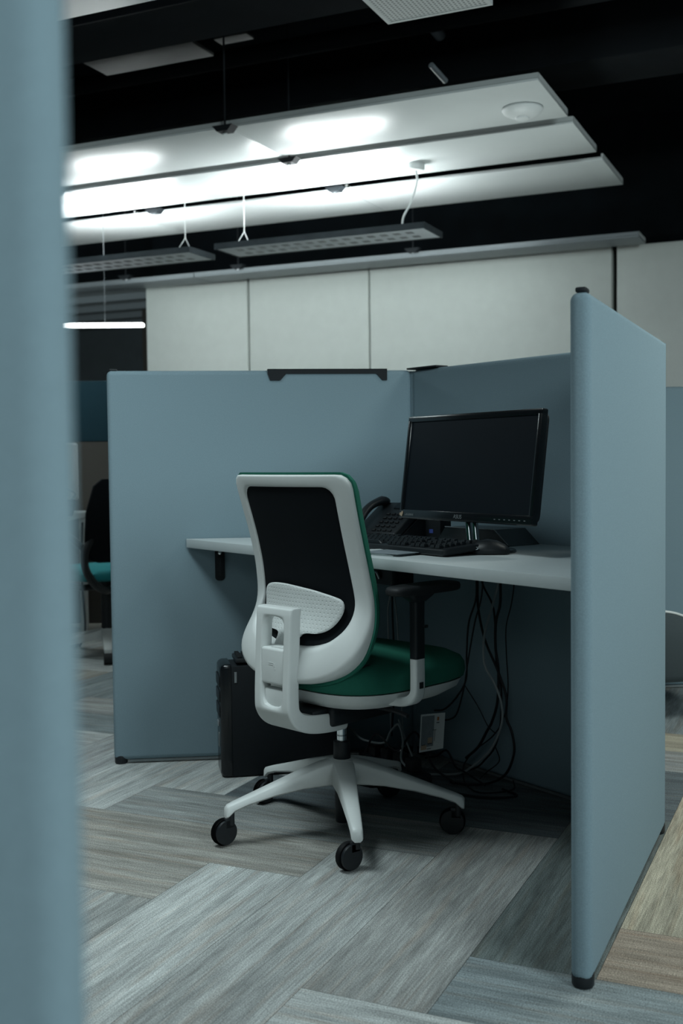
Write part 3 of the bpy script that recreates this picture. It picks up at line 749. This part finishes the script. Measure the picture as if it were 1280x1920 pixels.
# ------------------------------------------------------------------ cables
CAB = [
 ('black', .0030, [(0.404, 3.336, 0.7095), (0.404, 3.336, 0.623), (0.401, 3.339, 0.564), (0.383, 3.365, 0.492), (0.377, 3.372, 0.4), (0.375, 3.376, 0.318), (0.351, 3.409, 0.258), (0.317, 3.455, 0.209), (0.288, 3.496, 0.195)], 'black cable leftmost of the bundle, curving behind the leaflet'),
 ('black', .0026, [(0.416, 3.285, 0.7095), (0.416, 3.285, 0.628), (0.411, 3.292, 0.57), (0.395, 3.314, 0.499), (0.376, 3.34, 0.373), (0.367, 3.353, 0.301), (0.348, 3.379, 0.215), (0.329, 3.405, 0.188), (0.3, 3.445, 0.176)], 'black cable ending at the leaflet in a tight hook'),
 ('black', .0038, [(0.408, 3.347, 0.7095), (0.408, 3.347, 0.622), (0.41, 3.345, 0.537), (0.427, 3.321, 0.445), (0.458, 3.279, 0.363), (0.479, 3.249, 0.29), (0.479, 3.25, 0.228), (0.493, 3.229, 0.185), (0.497, 3.224, 0.125), (0.474, 3.256, 0.053), (0.425, 3.324, 0.008), (0.362, 3.326, 0.008), (0.323, 3.355, 0.008)], 'thick black cable making the big right-hand loop to the floor'),
 ('grey', .0036, [(0.453, 3.217, 0.7095), (0.453, 3.217, 0.635), (0.437, 3.238, 0.556), (0.418, 3.266, 0.47), (0.417, 3.266, 0.386), (0.441, 3.234, 0.335), (0.458, 3.21, 0.283), (0.46, 3.208, 0.222), (0.436, 3.241, 0.142), (0.391, 3.302, 0.073), (0.35, 3.359, 0.031), (0.286, 3.433, 0.008), (0.183, 3.447, 0.008), (0.146, 3.468, 0.008)], 'light grey cable sweeping from the desk down along the floor'),
 ('black', .0042, [(0.468, 3.281, 0.7095), (0.468, 3.281, 0.628), (0.467, 3.283, 0.56), (0.456, 3.298, 0.501), (0.455, 3.299, 0.427), (0.462, 3.29, 0.36), (0.459, 3.293, 0.265), (0.446, 3.312, 0.203), (0.432, 3.331, 0.167), (0.409, 3.362, 0.111), (0.377, 3.407, 0.066)], 'thick black cable hanging beside the light grey one'),
 ('black', .0020, [(0.506, 3.263, 0.7095), (0.506, 3.263, 0.63), (0.499, 3.273, 0.561), (0.486, 3.291, 0.491), (0.486, 3.291, 0.412), (0.49, 3.286, 0.308), (0.481, 3.298, 0.222), (0.454, 3.335, 0.155), (0.404, 3.404, 0.089), (0.375, 3.443, 0.035), (0.366, 3.363, 0.008), (0.385, 3.254, 0.008), (0.434, 3.234, 0.008), (0.501, 3.267, 0.008), (0.502, 3.269, 0.034)], 'thin black cable rightmost of the bundle under the desk'),
 ('black', .0016, [(0.371, 3.364, 0.299), (0.405, 3.318, 0.244), (0.427, 3.287, 0.198), (0.44, 3.269, 0.184), (0.449, 3.257, 0.179)], 'very thin black cable slanting between the two cable bundles'),
 ('black', .0030, [(0.423, 3.361, 0.7095), (0.423, 3.361, 0.62), (0.449, 3.324, 0.555), (0.456, 3.316, 0.498), (0.459, 3.31, 0.378), (0.47, 3.295, 0.317), (0.47, 3.296, 0.212), (0.456, 3.315, 0.128), (0.429, 3.352, 0.075), (0.402, 3.39, 0.038), (0.329, 3.422, 0.008)], 'black cable running straight down behind the light grey one'),
 ('black', .0018, [(0.456, 3.315, 0.122), (0.465, 3.303, 0.083), (0.434, 3.346, 0.039), (0.416, 3.38, 0.008)], 'short thin black cable tail near the foot of the back partition'),
 ('grey', .0034, [(0.004, 3.604, 0.131), (0.027, 3.583, 0.115), (0.06, 3.537, 0.095), (0.124, 3.449, 0.105), (0.145, 3.42, 0.148), (0.168, 3.388, 0.177), (0.18, 3.371, 0.132), (0.175, 3.379, 0.071), (0.199, 3.345, 0.047)], 'grey cable sagging behind the chair column'),
 ('grey', .0030, [(0.171, 3.436, 0.182), (0.176, 3.429, 0.167), (0.208, 3.385, 0.08), (0.224, 3.362, 0.037), (0.236, 3.345, 0.031)], 'grey cable falling straight left of the leaflet'),
 ('black', .0032, [(0.255, 3.439, 0.059), (0.284, 3.399, 0.075), (0.313, 3.359, 0.102), (0.336, 3.327, 0.062), (0.359, 3.295, 0.054), (0.412, 3.222, 0.034)], 'black cable humped just below the leaflet'),
 ('grey', .0026, [(0.153, 3.493, 0.615), (0.15, 3.499, 0.558), (0.144, 3.507, 0.519), (0.144, 3.507, 0.463), (0.146, 3.504, 0.30), (.15, 3.49, .12)], 'grey cable hanging from the cable box, left of its pair'),
 ('grey', .0026, [(0.16, 3.484, 0.615), (0.163, 3.481, 0.56), (0.17, 3.471, 0.495), (0.179, 3.458, 0.30), (.185, 3.43, .12)], 'grey cable hanging from the cable box, right of its pair'),
 ('black', .0034, [(0.158, 3.521, 0.615), (0.158, 3.522, 0.544), (0.159, 3.52, 0.477), (0.163, 3.515, 0.3), (.15, 3.47, .12)], 'black cable hanging from the cable box between the grey pair'),
 ('black', .0034, [(0.06, 3.50, .05), (.10, 3.42, .14), (.16, 3.37, .10), (.22, 3.40, .15), (.27, 3.34, .06), (.33, 3.30, .02)], 'black cable tangled over the power strip'),
 ('black', .0036, [(0.10, 3.33, .008), (.2, 3.28, .008), (.30, 3.25, .008), (.40, 3.19, .008), (.50, 3.20, .008), (.47, 3.27, .008)], 'black cable lying on the carpet in front of the power strip'),
]
for c, r, pts, lab in CAB:
    tag(obj('cable', tube(BM(), pts, r, 8), c + '_cable'), lab, 'cable', 'cables under the desk')

# ------------------------------------------------------------------ swivel chair
CH = empty('swivel_chair', (-0.006, 2.958, 0), -math.radians(46), 'white swivel chair with green seat and black mesh back', 'chair')
ywt = [(.40, -.150), (.42, -.149), (.48, -.137), (.52, -.124), (.58, -.098), (.64, -.092), (.72, -.106), (.80, -.127), (.88, -.151), (.955, -.172), (1.0, -.184)]
wt = [(.40, .214), (.48, .222), (.56, .226), (.64, .219), (.72, .212), (.80, .211), (.88, .215), (.955, .220), (1.0, .222)]
def ysurf(x, z):
    w = interp(wt, z); u = min(1.0, abs(x) / w)
    return interp(ywt, z) - .036 * (1 - u * u)
def outline(inset, bz, tz, rb, rtop, nb=10, nt=6, ns=14, wscale=1.0):
    """closed outline in (x,z): right side up, top, left side down, bottom"""
    P = []
    def w(z): return interp(wt, z) * wscale - inset
    wb = w(bz + rb) 
    zs = [lerp(bz + rb, tz - rtop, k / ns) for k in range(ns + 1)]
    right = [(w(z), z) for z in zs]
    wtp = w(tz - rtop)
    for k in range(1, nt + 1):
        a = PI / 2 * k / nt; right.append((wtp - rtop + rtop * math.cos(a), tz - rtop + rtop * math.sin(a)))
    bot = []
    for k in range(nb):
        a = -PI / 2 + PI / 2 * k / nb; bot.append((wb * abs(math.cos(a)) ** (2 / 2.6), bz + rb + rb * math.copysign(abs(math.sin(a)) ** (2 / 2.4), math.sin(a))))
    half = bot + right
    # bottom centre included once, then mirrored
    full = half + [(-x, z) for x, z in reversed(half) if x > 1e-6]
    return full
def resample(poly, N):
    P = [Vector(p) for p in poly]; P.append(P[0]); d = [0]
    for a, b in zip(P, P[1:]): d.append(d[-1] + (b - a).length)
    out = []; j = 0
    for k in range(N):
        s = d[-1] * k / N
        while d[j + 1] < s: j += 1
        t = (s - d[j]) / max(1e-9, d[j + 1] - d[j]); out.append(P[j].lerp(P[j + 1], t))
    return out
NB = 120
OUT = resample(outline(0, .426, .955, .12, .030), NB)
# inner opening: matched to the outer samples by angle about a centre
inn = outline(.047, .518, .924, .095, .032)
INN = []
cz0 = .74
def ray_hit(poly, c, ang):
    d = Vector((math.cos(ang), math.sin(ang))); best = None
    P = [Vector(p) for p in poly]
    for a, b in zip(P, P[1:] + P[:1]):
        e2 = b - a; den = d.x * e2.y - d.y * e2.x
        if abs(den) < 1e-12: continue
        t = ((a.x - c.x) * e2.y - (a.y - c.y) * e2.x) / den; s2 = ((a.x - c.x) * d.y - (a.y - c.y) * d.x) / den
        if t > 0 and -1e-6 <= s2 <= 1 + 1e-6 and (best is None or t > best): best = t
    return c + d * best
INN = resample(inn, NB)
# align start: both start at bottom centre and run the same way
def smooth(t): t = max(0, min(1, t)); return t * t * (3 - 2 * t)
def rear(z, x):      # how far the frame stands behind the back surface
    return .012 + .030 * (1 - smooth((z - .492) / (.030 + .11 * min(1, abs(x) / .2) ** 2)))
bm = BM(); rings = []
prof = [(0.0, 'f'), (0.0, .35), (.03, .72), (.09, .93), (.2, 1.0), (.5, 1.02), (.8, 1.0), (.91, .93), (.97, .72), (1.0, .35), (1.0, 'f')]
for t, h in prof:
    ring = []
    for a, b in zip(OUT, INN):
        p = a.lerp(b, t); d0 = rear(a.lerp(b, .5).y, p.x) if h != 'f' else 0
        zz = a.lerp(b, .3).y
        d1 = 0 if h == 'f' else h * rear(zz, p.x)
        ring.append((p.x, ysurf(p.x, p.y) - d1, p.y))
    rings.append(ring)
V = [[bm.verts.new(p) for p in r] for r in rings]
m_ = len(V)
for i in range(m_):
    A_, B_ = V[i], V[(i + 1) % m_]
    for k in range(NB): bm.faces.new((A_[k], A_[(k + 1) % NB], B_[(k + 1) % NB], B_[k]))
obj('back_frame', bm, 'white_plastic', CH, 50)
# mesh and green front pad share the back surface
def surface_pad(ol, y0f, y1f, edge):
    bm = BM(); N = len(ol); c = Vector((0, .70)); rr = [1.0, .97, .9, .7, .5, .3, .12]
    def ringset(yf, seq): return [[bm.verts.new((lerp(c.x, p.x, r), ysurf(lerp(c.x, p.x, r), lerp(c.y, p.y, r)) + yf(r), lerp(c.y, p.y, r))) for p in ol] for r in seq]
    a = ringset(y0f, rr); b = ringset(y1f, rr)
    for S_ in (a, b):
        for i in range(len(S_) - 1):
            for k in range(N): bm.faces.new((S_[i][k], S_[i][(k + 1) % N], S_[i + 1][(k + 1) % N], S_[i + 1][k]))
        bm.faces.new(S_[-1])
    for k in range(N): bm.faces.new((a[0][k], a[0][(k + 1) % N], b[0][(k + 1) % N], b[0][k]))
    return bm
MESH_O = resample(outline(.043, .513, .929, .098, .034), 80)
obj('mesh_back', surface_pad(MESH_O, lambda r: -.006, lambda r: -.002, 0), 'mesh', CH, 60)
PAD_O = resample(outline(-.005, .418, .961, .125, .034), 96)
obj('back_cushion', surface_pad(PAD_O, lambda r: .001, lambda r: .010 + .026 * math.sqrt(max(0, 1 - r ** 6)), 0), 'green', CH, 60)

# lumbar pad: a crescent plate with stem
lum = [(-.148, .640), (-.140, .657), (-.115, .668), (-.06, .671), (0, .667), (.06, .660), (.12, .648), (.143, .640), (.150, .625), (.146, .605), (.130, .580), (.108, .562), (.08, .553), (.045, .551), (.030, .544), (.026, .525), (.026, .500), (-.050, .500), (-.052, .525), (-.056, .542), (-.070, .549), (-.105, .553), (-.130, .572), (-.144, .605)]
LUM = [Vector((x, z)) for x, z in lum]
LP = resample([tuple(p) for p in [Vector((v.x, v.y)) for v in catmull([(x, z, 0) for x, z in lum + lum[:1]], 4)]], 96)
bm = BM()
def lum_y(x, z): return ysurf(x, max(z, .53)) - .016 - .016 * (1 - smooth((z - .50) / .06)) + .05 * min(0, 0)
cL = Vector((0, .605)); seqs = [(1.0, 0), (1.0, .003), (.985, .005), (.93, .006), (.75, .006), (.5, .006), (.25, .006), (.08, .006)]
R_ = []
for r, dd in seqs:
    R_.append([bm.verts.new((lerp(cL.x, p.x, r), lum_y(lerp(cL.x, p.x, r), lerp(cL.y, p.y, r)) - dd, lerp(cL.y, p.y, r))) for p in LP])
for a, b in zip(R_, R_[1:]):
    for k in range(96): bm.faces.new((a[k], a[(k + 1) % 96], b[(k + 1) % 96], b[k]))
bm.faces.new(R_[-1]); bm.faces.new(R_[0][::-1])
obj('lumbar_support', bm, 'dimple', CH, 60)

# spine: a bent loop frame that turns into the beam under the seat
def cage(xs, rowsc, present, th):
    """rowsc: (y, z, ny, nz, xscale); cells kept where present(row, col); thickness along normal"""
    bm = BM(); vf = {}; vr = {}
    def vtx(d, r, c, off):
        if (r, c) not in d:
            y, z, ny, nz, xs_, t_ = rowsc[r]; off = t_ if off else 0; d[(r, c)] = bm.verts.new((xs[c] * xs_, y + ny * off, z + nz * off))
        return d[(r, c)]
    cells = {(r, c) for r in range(len(rowsc) - 1) for c in range(len(xs) - 1) if present(r, c)}
    for r, c in cells:
        q = ((r, c), (r, c + 1), (r + 1, c + 1), (r + 1, c))
        bm.faces.new([vtx(vf, *k, 0) for k in q]); bm.faces.new([vtx(vr, *k, th) for k in q][::-1])
        for dr, dc, a, b in ((-1, 0, q[0], q[1]), (1, 0, q[2], q[3]), (0, -1, q[3], q[0]), (0, 1, q[1], q[2])):
            if (r + dr, c + dc) not in cells:
                bm.faces.new((vtx(vf, *a, 0), vtx(vr, *a, th), vtx(vr, *b, th), vtx(vf, *b, 0)))
    return bm
xs = [-.068, -.062, -.045, -.040, .040, .045, .062, .068]
rowsc = [(-.232, .622, 1, 0, 1, .036), (-.234, .616, 1, 0, 1, .036), (-.236, .604, 1, 0, 1, .036), (-.2365, .598, 1, 0, 1, .036), (-.239, .55, 1, 0, 1, .036), (-.243, .47, 1, 0, 1, .036), (-.246, .42, 1, 0, 1, .036),
         (-.247, .366, 1, .10, 1, .038), (-.245, .356, 1, .2, 1, .038), (-.232, .328, .8, .6, 1, .042), (-.200, .303, .5, .87, .96, .046), (-.14, .289, .2, .98, .90, .050), (-.075, .285, .0, 1, .86, .050), (-.036, .285, 0, 1, .84, .050), (-.030, .285, 0, 1, .84, .050)]
sp_ = obj('spine_loop', cage(xs, rowsc, lambda r, c: not (3 <= r <= 6 and c == 3), .034), 'white_plastic', CH, 50)
md = sp_.modifiers.new('round', 'SUBSURF'); md.levels = 2; md.render_levels = 2
# block with embossed lettering, ledge and lower plate
bm = BM(); box(bm, (-.0445, -.241, .425), (.0445, -.165, .518), .007, 4)
blk = obj('spine_block', bm, 'white_plastic', CH)
obj('block_button', box(BM(), (-.018, -.228, .5182), (.028, -.196, .5195), .0005), 'white_plastic', blk)
bm = BM()
box(bm, (-.014, -.2418, .4795), (.004, -.2408, .4812)); box(bm, (-.014, -.2418, .4750), (.003, -.2408, .4768))
box(bm, (.006, -.2418, .4715), (.010, -.2408, .4790)); box(bm, (.009, -.2418, .4640), (.012, -.2408, .4672))
obj('embossed_logo', bm, 'white_plastic', blk)
obj('lower_plate', box(BM(), (-.0420, -.234, .352), (.0420, -.206, .413), .006, 3), 'white_plastic', CH)

# seat
def seat_ring(a, b, z, n=3.2, cy=.080, crown=0.0, N=56):
    out = []
    for x, y in superellipse(a, b, n, N, 0, cy):
        t = max(0, (y - .205) / .14); out.append((x, y, z - .018 * t * t))
    return out
bm = BM(); loft(bm, [seat_ring(.225, .235, .402), seat_ring(.238, .248, .408), seat_ring(.242, .252, .425), seat_ring(.240, .250, .446), seat_ring(.230, .240, .462), seat_ring(.200, .210, .474), seat_ring(.14, .15, .480), seat_ring(.06, .06, .482)])
seat = obj('seat_cushion', bm, 'green', CH, 70)
obj('fabric_tab', box(BM(), (.165, -.100, .4685), (.178, -.060, .4745), .002), 'black_plastic', seat)
bm = BM(); loft(bm, [seat_ring(.14, .15, .352), seat_ring(.185, .20, .358), seat_ring(.222, .232, .380), seat_ring(.232, .242, .4015)])
obj('seat_shell', bm, 'white_plastic', CH, 60)
bm = BM(); box(bm, (-.07, -.10, .300), (.07, .13, .356), .012, 3); box(bm, (-.055, -.155, .318), (.055, -.095, .350), .008, 2)
mech = obj('tilt_mechanism', bm, 'black_plastic', CH)
obj('tilt_lever', tube(BM(), [(.07, .05, .335), (.15, .05, .333), (.20, .045, .328)], .006, 8), 'black_plastic', mech)

# arms
def arm(sx):
    bm = BM()
    path = [(sx * .10, .0, .378), (sx * .19, .0, .378), (sx * .245, .002, .382), (sx * .268, .004, .400), (sx * .272, .004, .430), (sx * .272, .004, .492)]
    P = catmull(path, 5); rings = []
    for i, p in enumerate(P):
        t = (P[min(i + 1, len(P) - 1)] - P[max(i - 1, 0)]).normalized(); n = Vector((-t.z, 0, t.x))
        w = lerp(.056, .034, min(1, i / (len(P) * .6))) / 2; h = .012
        rings.append([p + Vector((0, y, 0)) + n * q for y, q in rrect(-w, -h, w, h, .005, 2)])
    br = obj('arm_bracket', loft(bm, rings), 'white_plastic', CH, 50)
    obj('adjust_button', box(BM(), (sx * .272 - .012 * 1 - .0022, .004 - .006, .418), (sx * .272 + .0142, .004 + .006, .434), .001) if sx < 0 else box(BM(), (.284, -.003, .418), (.2862, .011, .434), .0008), 'black_plastic', br)
    po = obj('arm_post', loft(BM(), [[(sx * .272 + x, .004 + y, z) for x, y in rrect(-.0125 * s, -.0175 * s, .0125 * s, .0175 * s, .006, 3)] for z, s in ((.4925, 1), (.60, 1), (.645, 1.05))]), 'black_plastic', CH, 50)
    obj('height_lever', box(BM(), (sx * .272 - .006, .0225, .566), (sx * .272 + .006, .040, .574), .002), 'black_plastic', po)
    obj('arm_carrier', loft(BM(), [[(sx * .272 + x, .006 + y, z) for x, y in rrect(-.026 * s, -.045 * s, .026 * s, .045 * s, .012, 4)] for z, s in ((.636, .55), (.650, .9), (.6555, 1))]), 'black_plastic', CH, 50)
    obj('arm_pad', loft(BM(), [[(sx * .272 + x, (.030 if sx > 0 else .085) + y, z) for x, y in superellipse(.038 * s, .122 * s, 3.5, 40)] for z, s in ((.656, .93), (.659, .99), (.668, 1.0), (.675, .97), (.678, .88))]), 'rubber', CH, 60)
arm(1); arm(-1)

# column and five-legged base
col = obj('column', cyl(BM(), (0, 0, .235), (0, 0, .305), .0135, seg=24), 'chrome', CH)
obj('column_ring', cyl(BM(), (0, 0, .252), (0, 0, .256), .0142, seg=24), 'dark_chrome', col)
obj('column_sleeve', cyl(BM(), (0, 0, .190), (0, 0, .239), .0235, .0225, seg=28, bev=.002), 'black_plastic', CH)
obj('gas_cylinder', cyl(BM(), (0, 0, .018), (0, 0, .135), .0190, .021, seg=24, bev=.003), 'black_plastic', CH)
obj('hub', lathe(BM(), [(.026, .128), (.040, .134), (.043, .165), (.036, .186), (.026, .192)], Matrix(), 40), 'white_plastic', CH, 45)
def leg_bm():
    rings = []
    for d, zt, zb, wt_, wb in ((.020, .190, .128, .030, .034), (.06, .184, .128, .027, .031), (.12, .168, .126, .023, .026), (.20, .143, .115, .0195, .022), (.27, .121, .100, .0165, .018), (.306, .110, .088, .0145, .016), (.322, .104, .074, .0135, .0145), (.328, .098, .072, .011, .012)):
        prof = [(-wt_ + .004, zt), (-wt_, zt - .004), (-wb, zb + .005), (-wb + .005, zb), (wb - .005, zb), (wb, zb + .005), (wt_, zt - .004), (wt_ - .004, zt)]
        rings.append([(d, y, z) for y, z in prof])
    return loft(BM(), rings)
def caster(parent, first=None):
    pass
legs = []
W0 = math.radians(46)           # world angle -> chair-local
base_angles = (203.0, 276.3, 347.5, 60.0, 132.0)
axles = (-50, -52, -98, -70, -42)   # world heading of each caster axle
L0 = None
for k, (a, ax) in enumerate(zip(base_angles, axles)):
    al = math.radians(a) + W0; T_ = Matrix.Rotation(al, 4, 'Z')
    if k == 0:
        l0 = obj('leg', leg_bm(), 'white_plastic', CH, 50); lg = l0
        c0 = obj('caster', None or cyl(BM(), (0, 0, .052), (0, 0, .086), .0085, seg=14), 'black_plastic', lg); ca = c0
        wl = lathe(BM(), [(.010, -.0245), (.0295, -.0245), (.0330, -.0225), (.0345, -.019), (.0345, -.0075), (.0335, -.0055), (.030, -.005), (.012, -.005)], Matrix.Rotation(PI / 2, 4, 'Y'), 36)
        w0 = obj('wheel', wl, 'rubber', c0, 40)
        w1 = w0.copy(); COL.objects.link(w1); w1.parent = c0; w1.matrix_local = Matrix.Rotation(PI, 4, 'Z')
        hb = lathe(BM(), [(.0305, -.0045), (.0310, -.002), (.0310, .002), (.0305, .0045)], Matrix.Rotation(PI / 2, 4, 'Y'), 32)
        box(hb, (-.0045, -.004, .010), (.0045, .024, .038), .002)
        h0 = obj('hood', hb, 'black_plastic', c0, 40)
    else:
        lg = copy_tree(l0); lg.parent = CH; ca = lg.children[0]
    lg.matrix_local = T_
    # stem at radius .312; wheel centre trails a little
    hd = math.radians(ax) + W0 - al
    ca.matrix_local = Matrix.Translation((.312, 0, 0)) @ Matrix.Rotation(hd, 4, 'Z')
    for ch in ca.children:
        if ch.name.startswith('wheel') or ch.name.startswith('hood'):
            rz = PI if (ch.name.startswith('wheel') and ch != ca.children[0] and ca.children[0].name.startswith('wheel') and ch == [q for q in ca.children if q.name.startswith('wheel')][1]) else 0
            ch.matrix_local = Matrix.Translation((0, -.016, .0348)) @ Matrix.Rotation(rz, 4, 'Z')

# ------------------------------------------------------------------ low lounge chair at right, its back to the camera
pf = empty('lounge_chair', (1.17, 4.42, 0), 0, 'dark grey low lounge chair with thin white piping along its back', 'chair')
RL = .33
def arc(th, r, z): return (r * math.sin(th), -r * math.cos(th), z)
def rim(th): return max(.20, .418 - .50 * (1 - math.cos(th)))
rings = []; ths = [math.radians(lerp(-75, 75, k / 40)) for k in range(41)]
for th in ths:
    zt = rim(th); b = .148
    rings.append([arc(th, r, z) for r, z in ((RL - .045, b + .01), (RL - .03, b), (RL - .012, b + .004), (RL, b + .03), (RL + .012, lerp(b, zt, .6)), (RL + .010, zt - .012), (RL, zt), (RL - .020, zt - .004), (RL - .045, zt - .03))])
obj('back_shell', loft(BM(), rings), 'fabric_pouf', pf, 60)
obj('piping', tube(BM(), [arc(th, RL + .001, rim(th) + .003) for th in ths], .0045, 8, False), 'white_plastic', pf)
obj('seat_cushion', loft(BM(), [[(x, y, z) for x, y in superellipse(a, a, 2.4, 40, 0, .03)] for a, z in ((.24, .150), (.265, .165), (.27, .26), (.24, .285), (.12, .292))]), 'fabric_pouf', pf, 60)
for k in range(4):
    a = k * PI / 2
    obj('leg', cyl(BM(), (.115 * math.cos(a), .03 + .20 * math.sin(a), 0), (.10 * math.cos(a), .03 + .18 * math.sin(a), .1495), .010, .014, 14), 'black_plastic', pf)

# ------------------------------------------------------------------ workplace in the far left
ds = empty('divider_screen', (-1.55, 6.75, 0), 0.0, 'dark teal and brown divider screen far left behind the black chair', 'divider')
obj('upper_screen', box(BM(), (-1.2, -.02, 1.125), (.45, .02, 1.49), .008), 'teal', ds)
obj('lower_screen', box(BM(), (-1.2, -.018, .02), (.45, .018, 1.124), .006), 'brown', ds)
wd = empty('far_desk', (-1.75, 6.35, 0), 0, 'white desk far left behind the foreground partition', 'desk')
obj('desk_top', box(BM(), (-.8, -.33, .68), (.255, .33, .710), .002), 'laminate', wd)
obj('leg', box(BM(), (.19, -.28, 0), (.23, -.24,   .679)), 'white_plastic', wd)
obj('leg', box(BM(), (.19, .24, 0), (.23, .28,   .679)), 'white_plastic', wd)
obj('modesty_panel', box(BM(), (-.75, .26, .25), (.185, .275, .675)), 'lamp_grey', wd)
fm = empty('far_monitor', (-1.58, 6.20, .710), 1.42, 'white monitor seen at a slant on the far left desk', 'monitor')
obj('monitor_case', box(BM(), (-.26, -.022, .075), (.26, .022, .40), .012, 3), 'white_plastic', fm)
obj('stand', box(BM(), (-.02, -.01, .008), (.02, .03, .08)), 'white_plastic', fm)
obj('stand_foot', prism(BM(), rrect(-.10, -.08, .10, .08, .03), .0005, .008), 'white_plastic', fm)
bw = empty('cup', (-1.49, 6.00, .7105), .3, 'small dark cup with a wire loop beside the far white monitor', 'cup')
obj('cup_body', lathe(BM(), [(.03, 0), (.036, .002), (.05, .05), (.058, .085), (.050, .088)], Matrix(), 24), 'duct_grey', bw)
obj('handle', tube(BM(), [(.03, 0, .086), (.05, 0, .12), (.0, 0, .145), (-.05, 0, .12), (-.05, 0, .086)], .006, 8), 'grey_cable', bw)

fc = empty('task_chair', (-1.225, 5.75, 0), math.radians(38), 'black task chair with teal seat behind the left partition', 'chair')
# local +y is where the sitter faces
bm = BM(); loft(bm, [[(x, y, z) for x, y in superellipse(w, .022, 3, 32, 0, yy)] for z, w, yy in ((.50, .15, -.22), (.52, .20, -.225), (.60, .225, -.235), (.75, .225, -.255), (.88, .20, -.29), (.915, .16, -.30))])
obj('backrest', bm, 'mesh', fc, 60)
bm = BM(); loft(bm, [[(x, y, z) for x, y in superellipse(a, b, 3, 40, 0, .02)] for a, b, z in ((.21, .21, .40), (.235, .235, .41), (.235, .235, .44), (.20, .20, .462))])
obj('seat', bm, 'teal_seat', fc, 60)
for sx in (-1, 1):
    obj('frame_bow', tube(BM(), [(sx * .19, -.235, .62), (sx * .225, -.245, .56), (sx * .225, -.24, .48), (sx * .17, -.215, .40), (sx * .08, -.15, .352), (0, -.06, .345)], .020, 10), 'black_plastic', fc)
    obj('arm_loop', tube(BM(), [(sx * .20, -.20, .56), (sx * .27, -.16, .63), (sx * .285, -.02, .64), (sx * .285, .12, .60), (sx * .28, .15, .50), (sx * .25, .08, .40), (sx * .18, -.02, .365), (sx * .05, -.04, .36)], .016, 10), 'black_plastic', fc)
obj('column', cyl(BM(), (0, 0, .10), (0, 0, .40), .028, seg=16), 'black_plastic', fc)
fl0 = None
for k in range(5):
    a = k * 2 * PI / 5 + .5
    if fl0 is None:
        bm = BM(); loft(bm, [[(d, y, z) for y, z in ((-w, zb), (w, zb), (w, zt), (-w, zt))] for d, w, zb, zt in ((.01, .03, .09, .14), (.2, .022, .07, .10), (.32, .018, .052, .075))])
        fl0 = obj('leg', bm, 'white_plastic', fc); q = fl0
        cw = obj('caster', cyl(BM(), (.31, -.022, .03), (.31, .022, .03), .030, seg=18), 'rubber', fl0)
    else: q = copy_tree(fl0); q.parent = fc
    q.matrix_local = Matrix.Rotation(a, 4, 'Z')
tag(obj('far_cable', tube(BM(), [(-1.40, 6.0, .675), (-1.405, 5.98, .4), (-1.39, 5.97, .1), (-1.42, 5.95, .006)], .006, 8), 'black_cable'), 'black cable hanging to the carpet under the far left desk', 'cable')
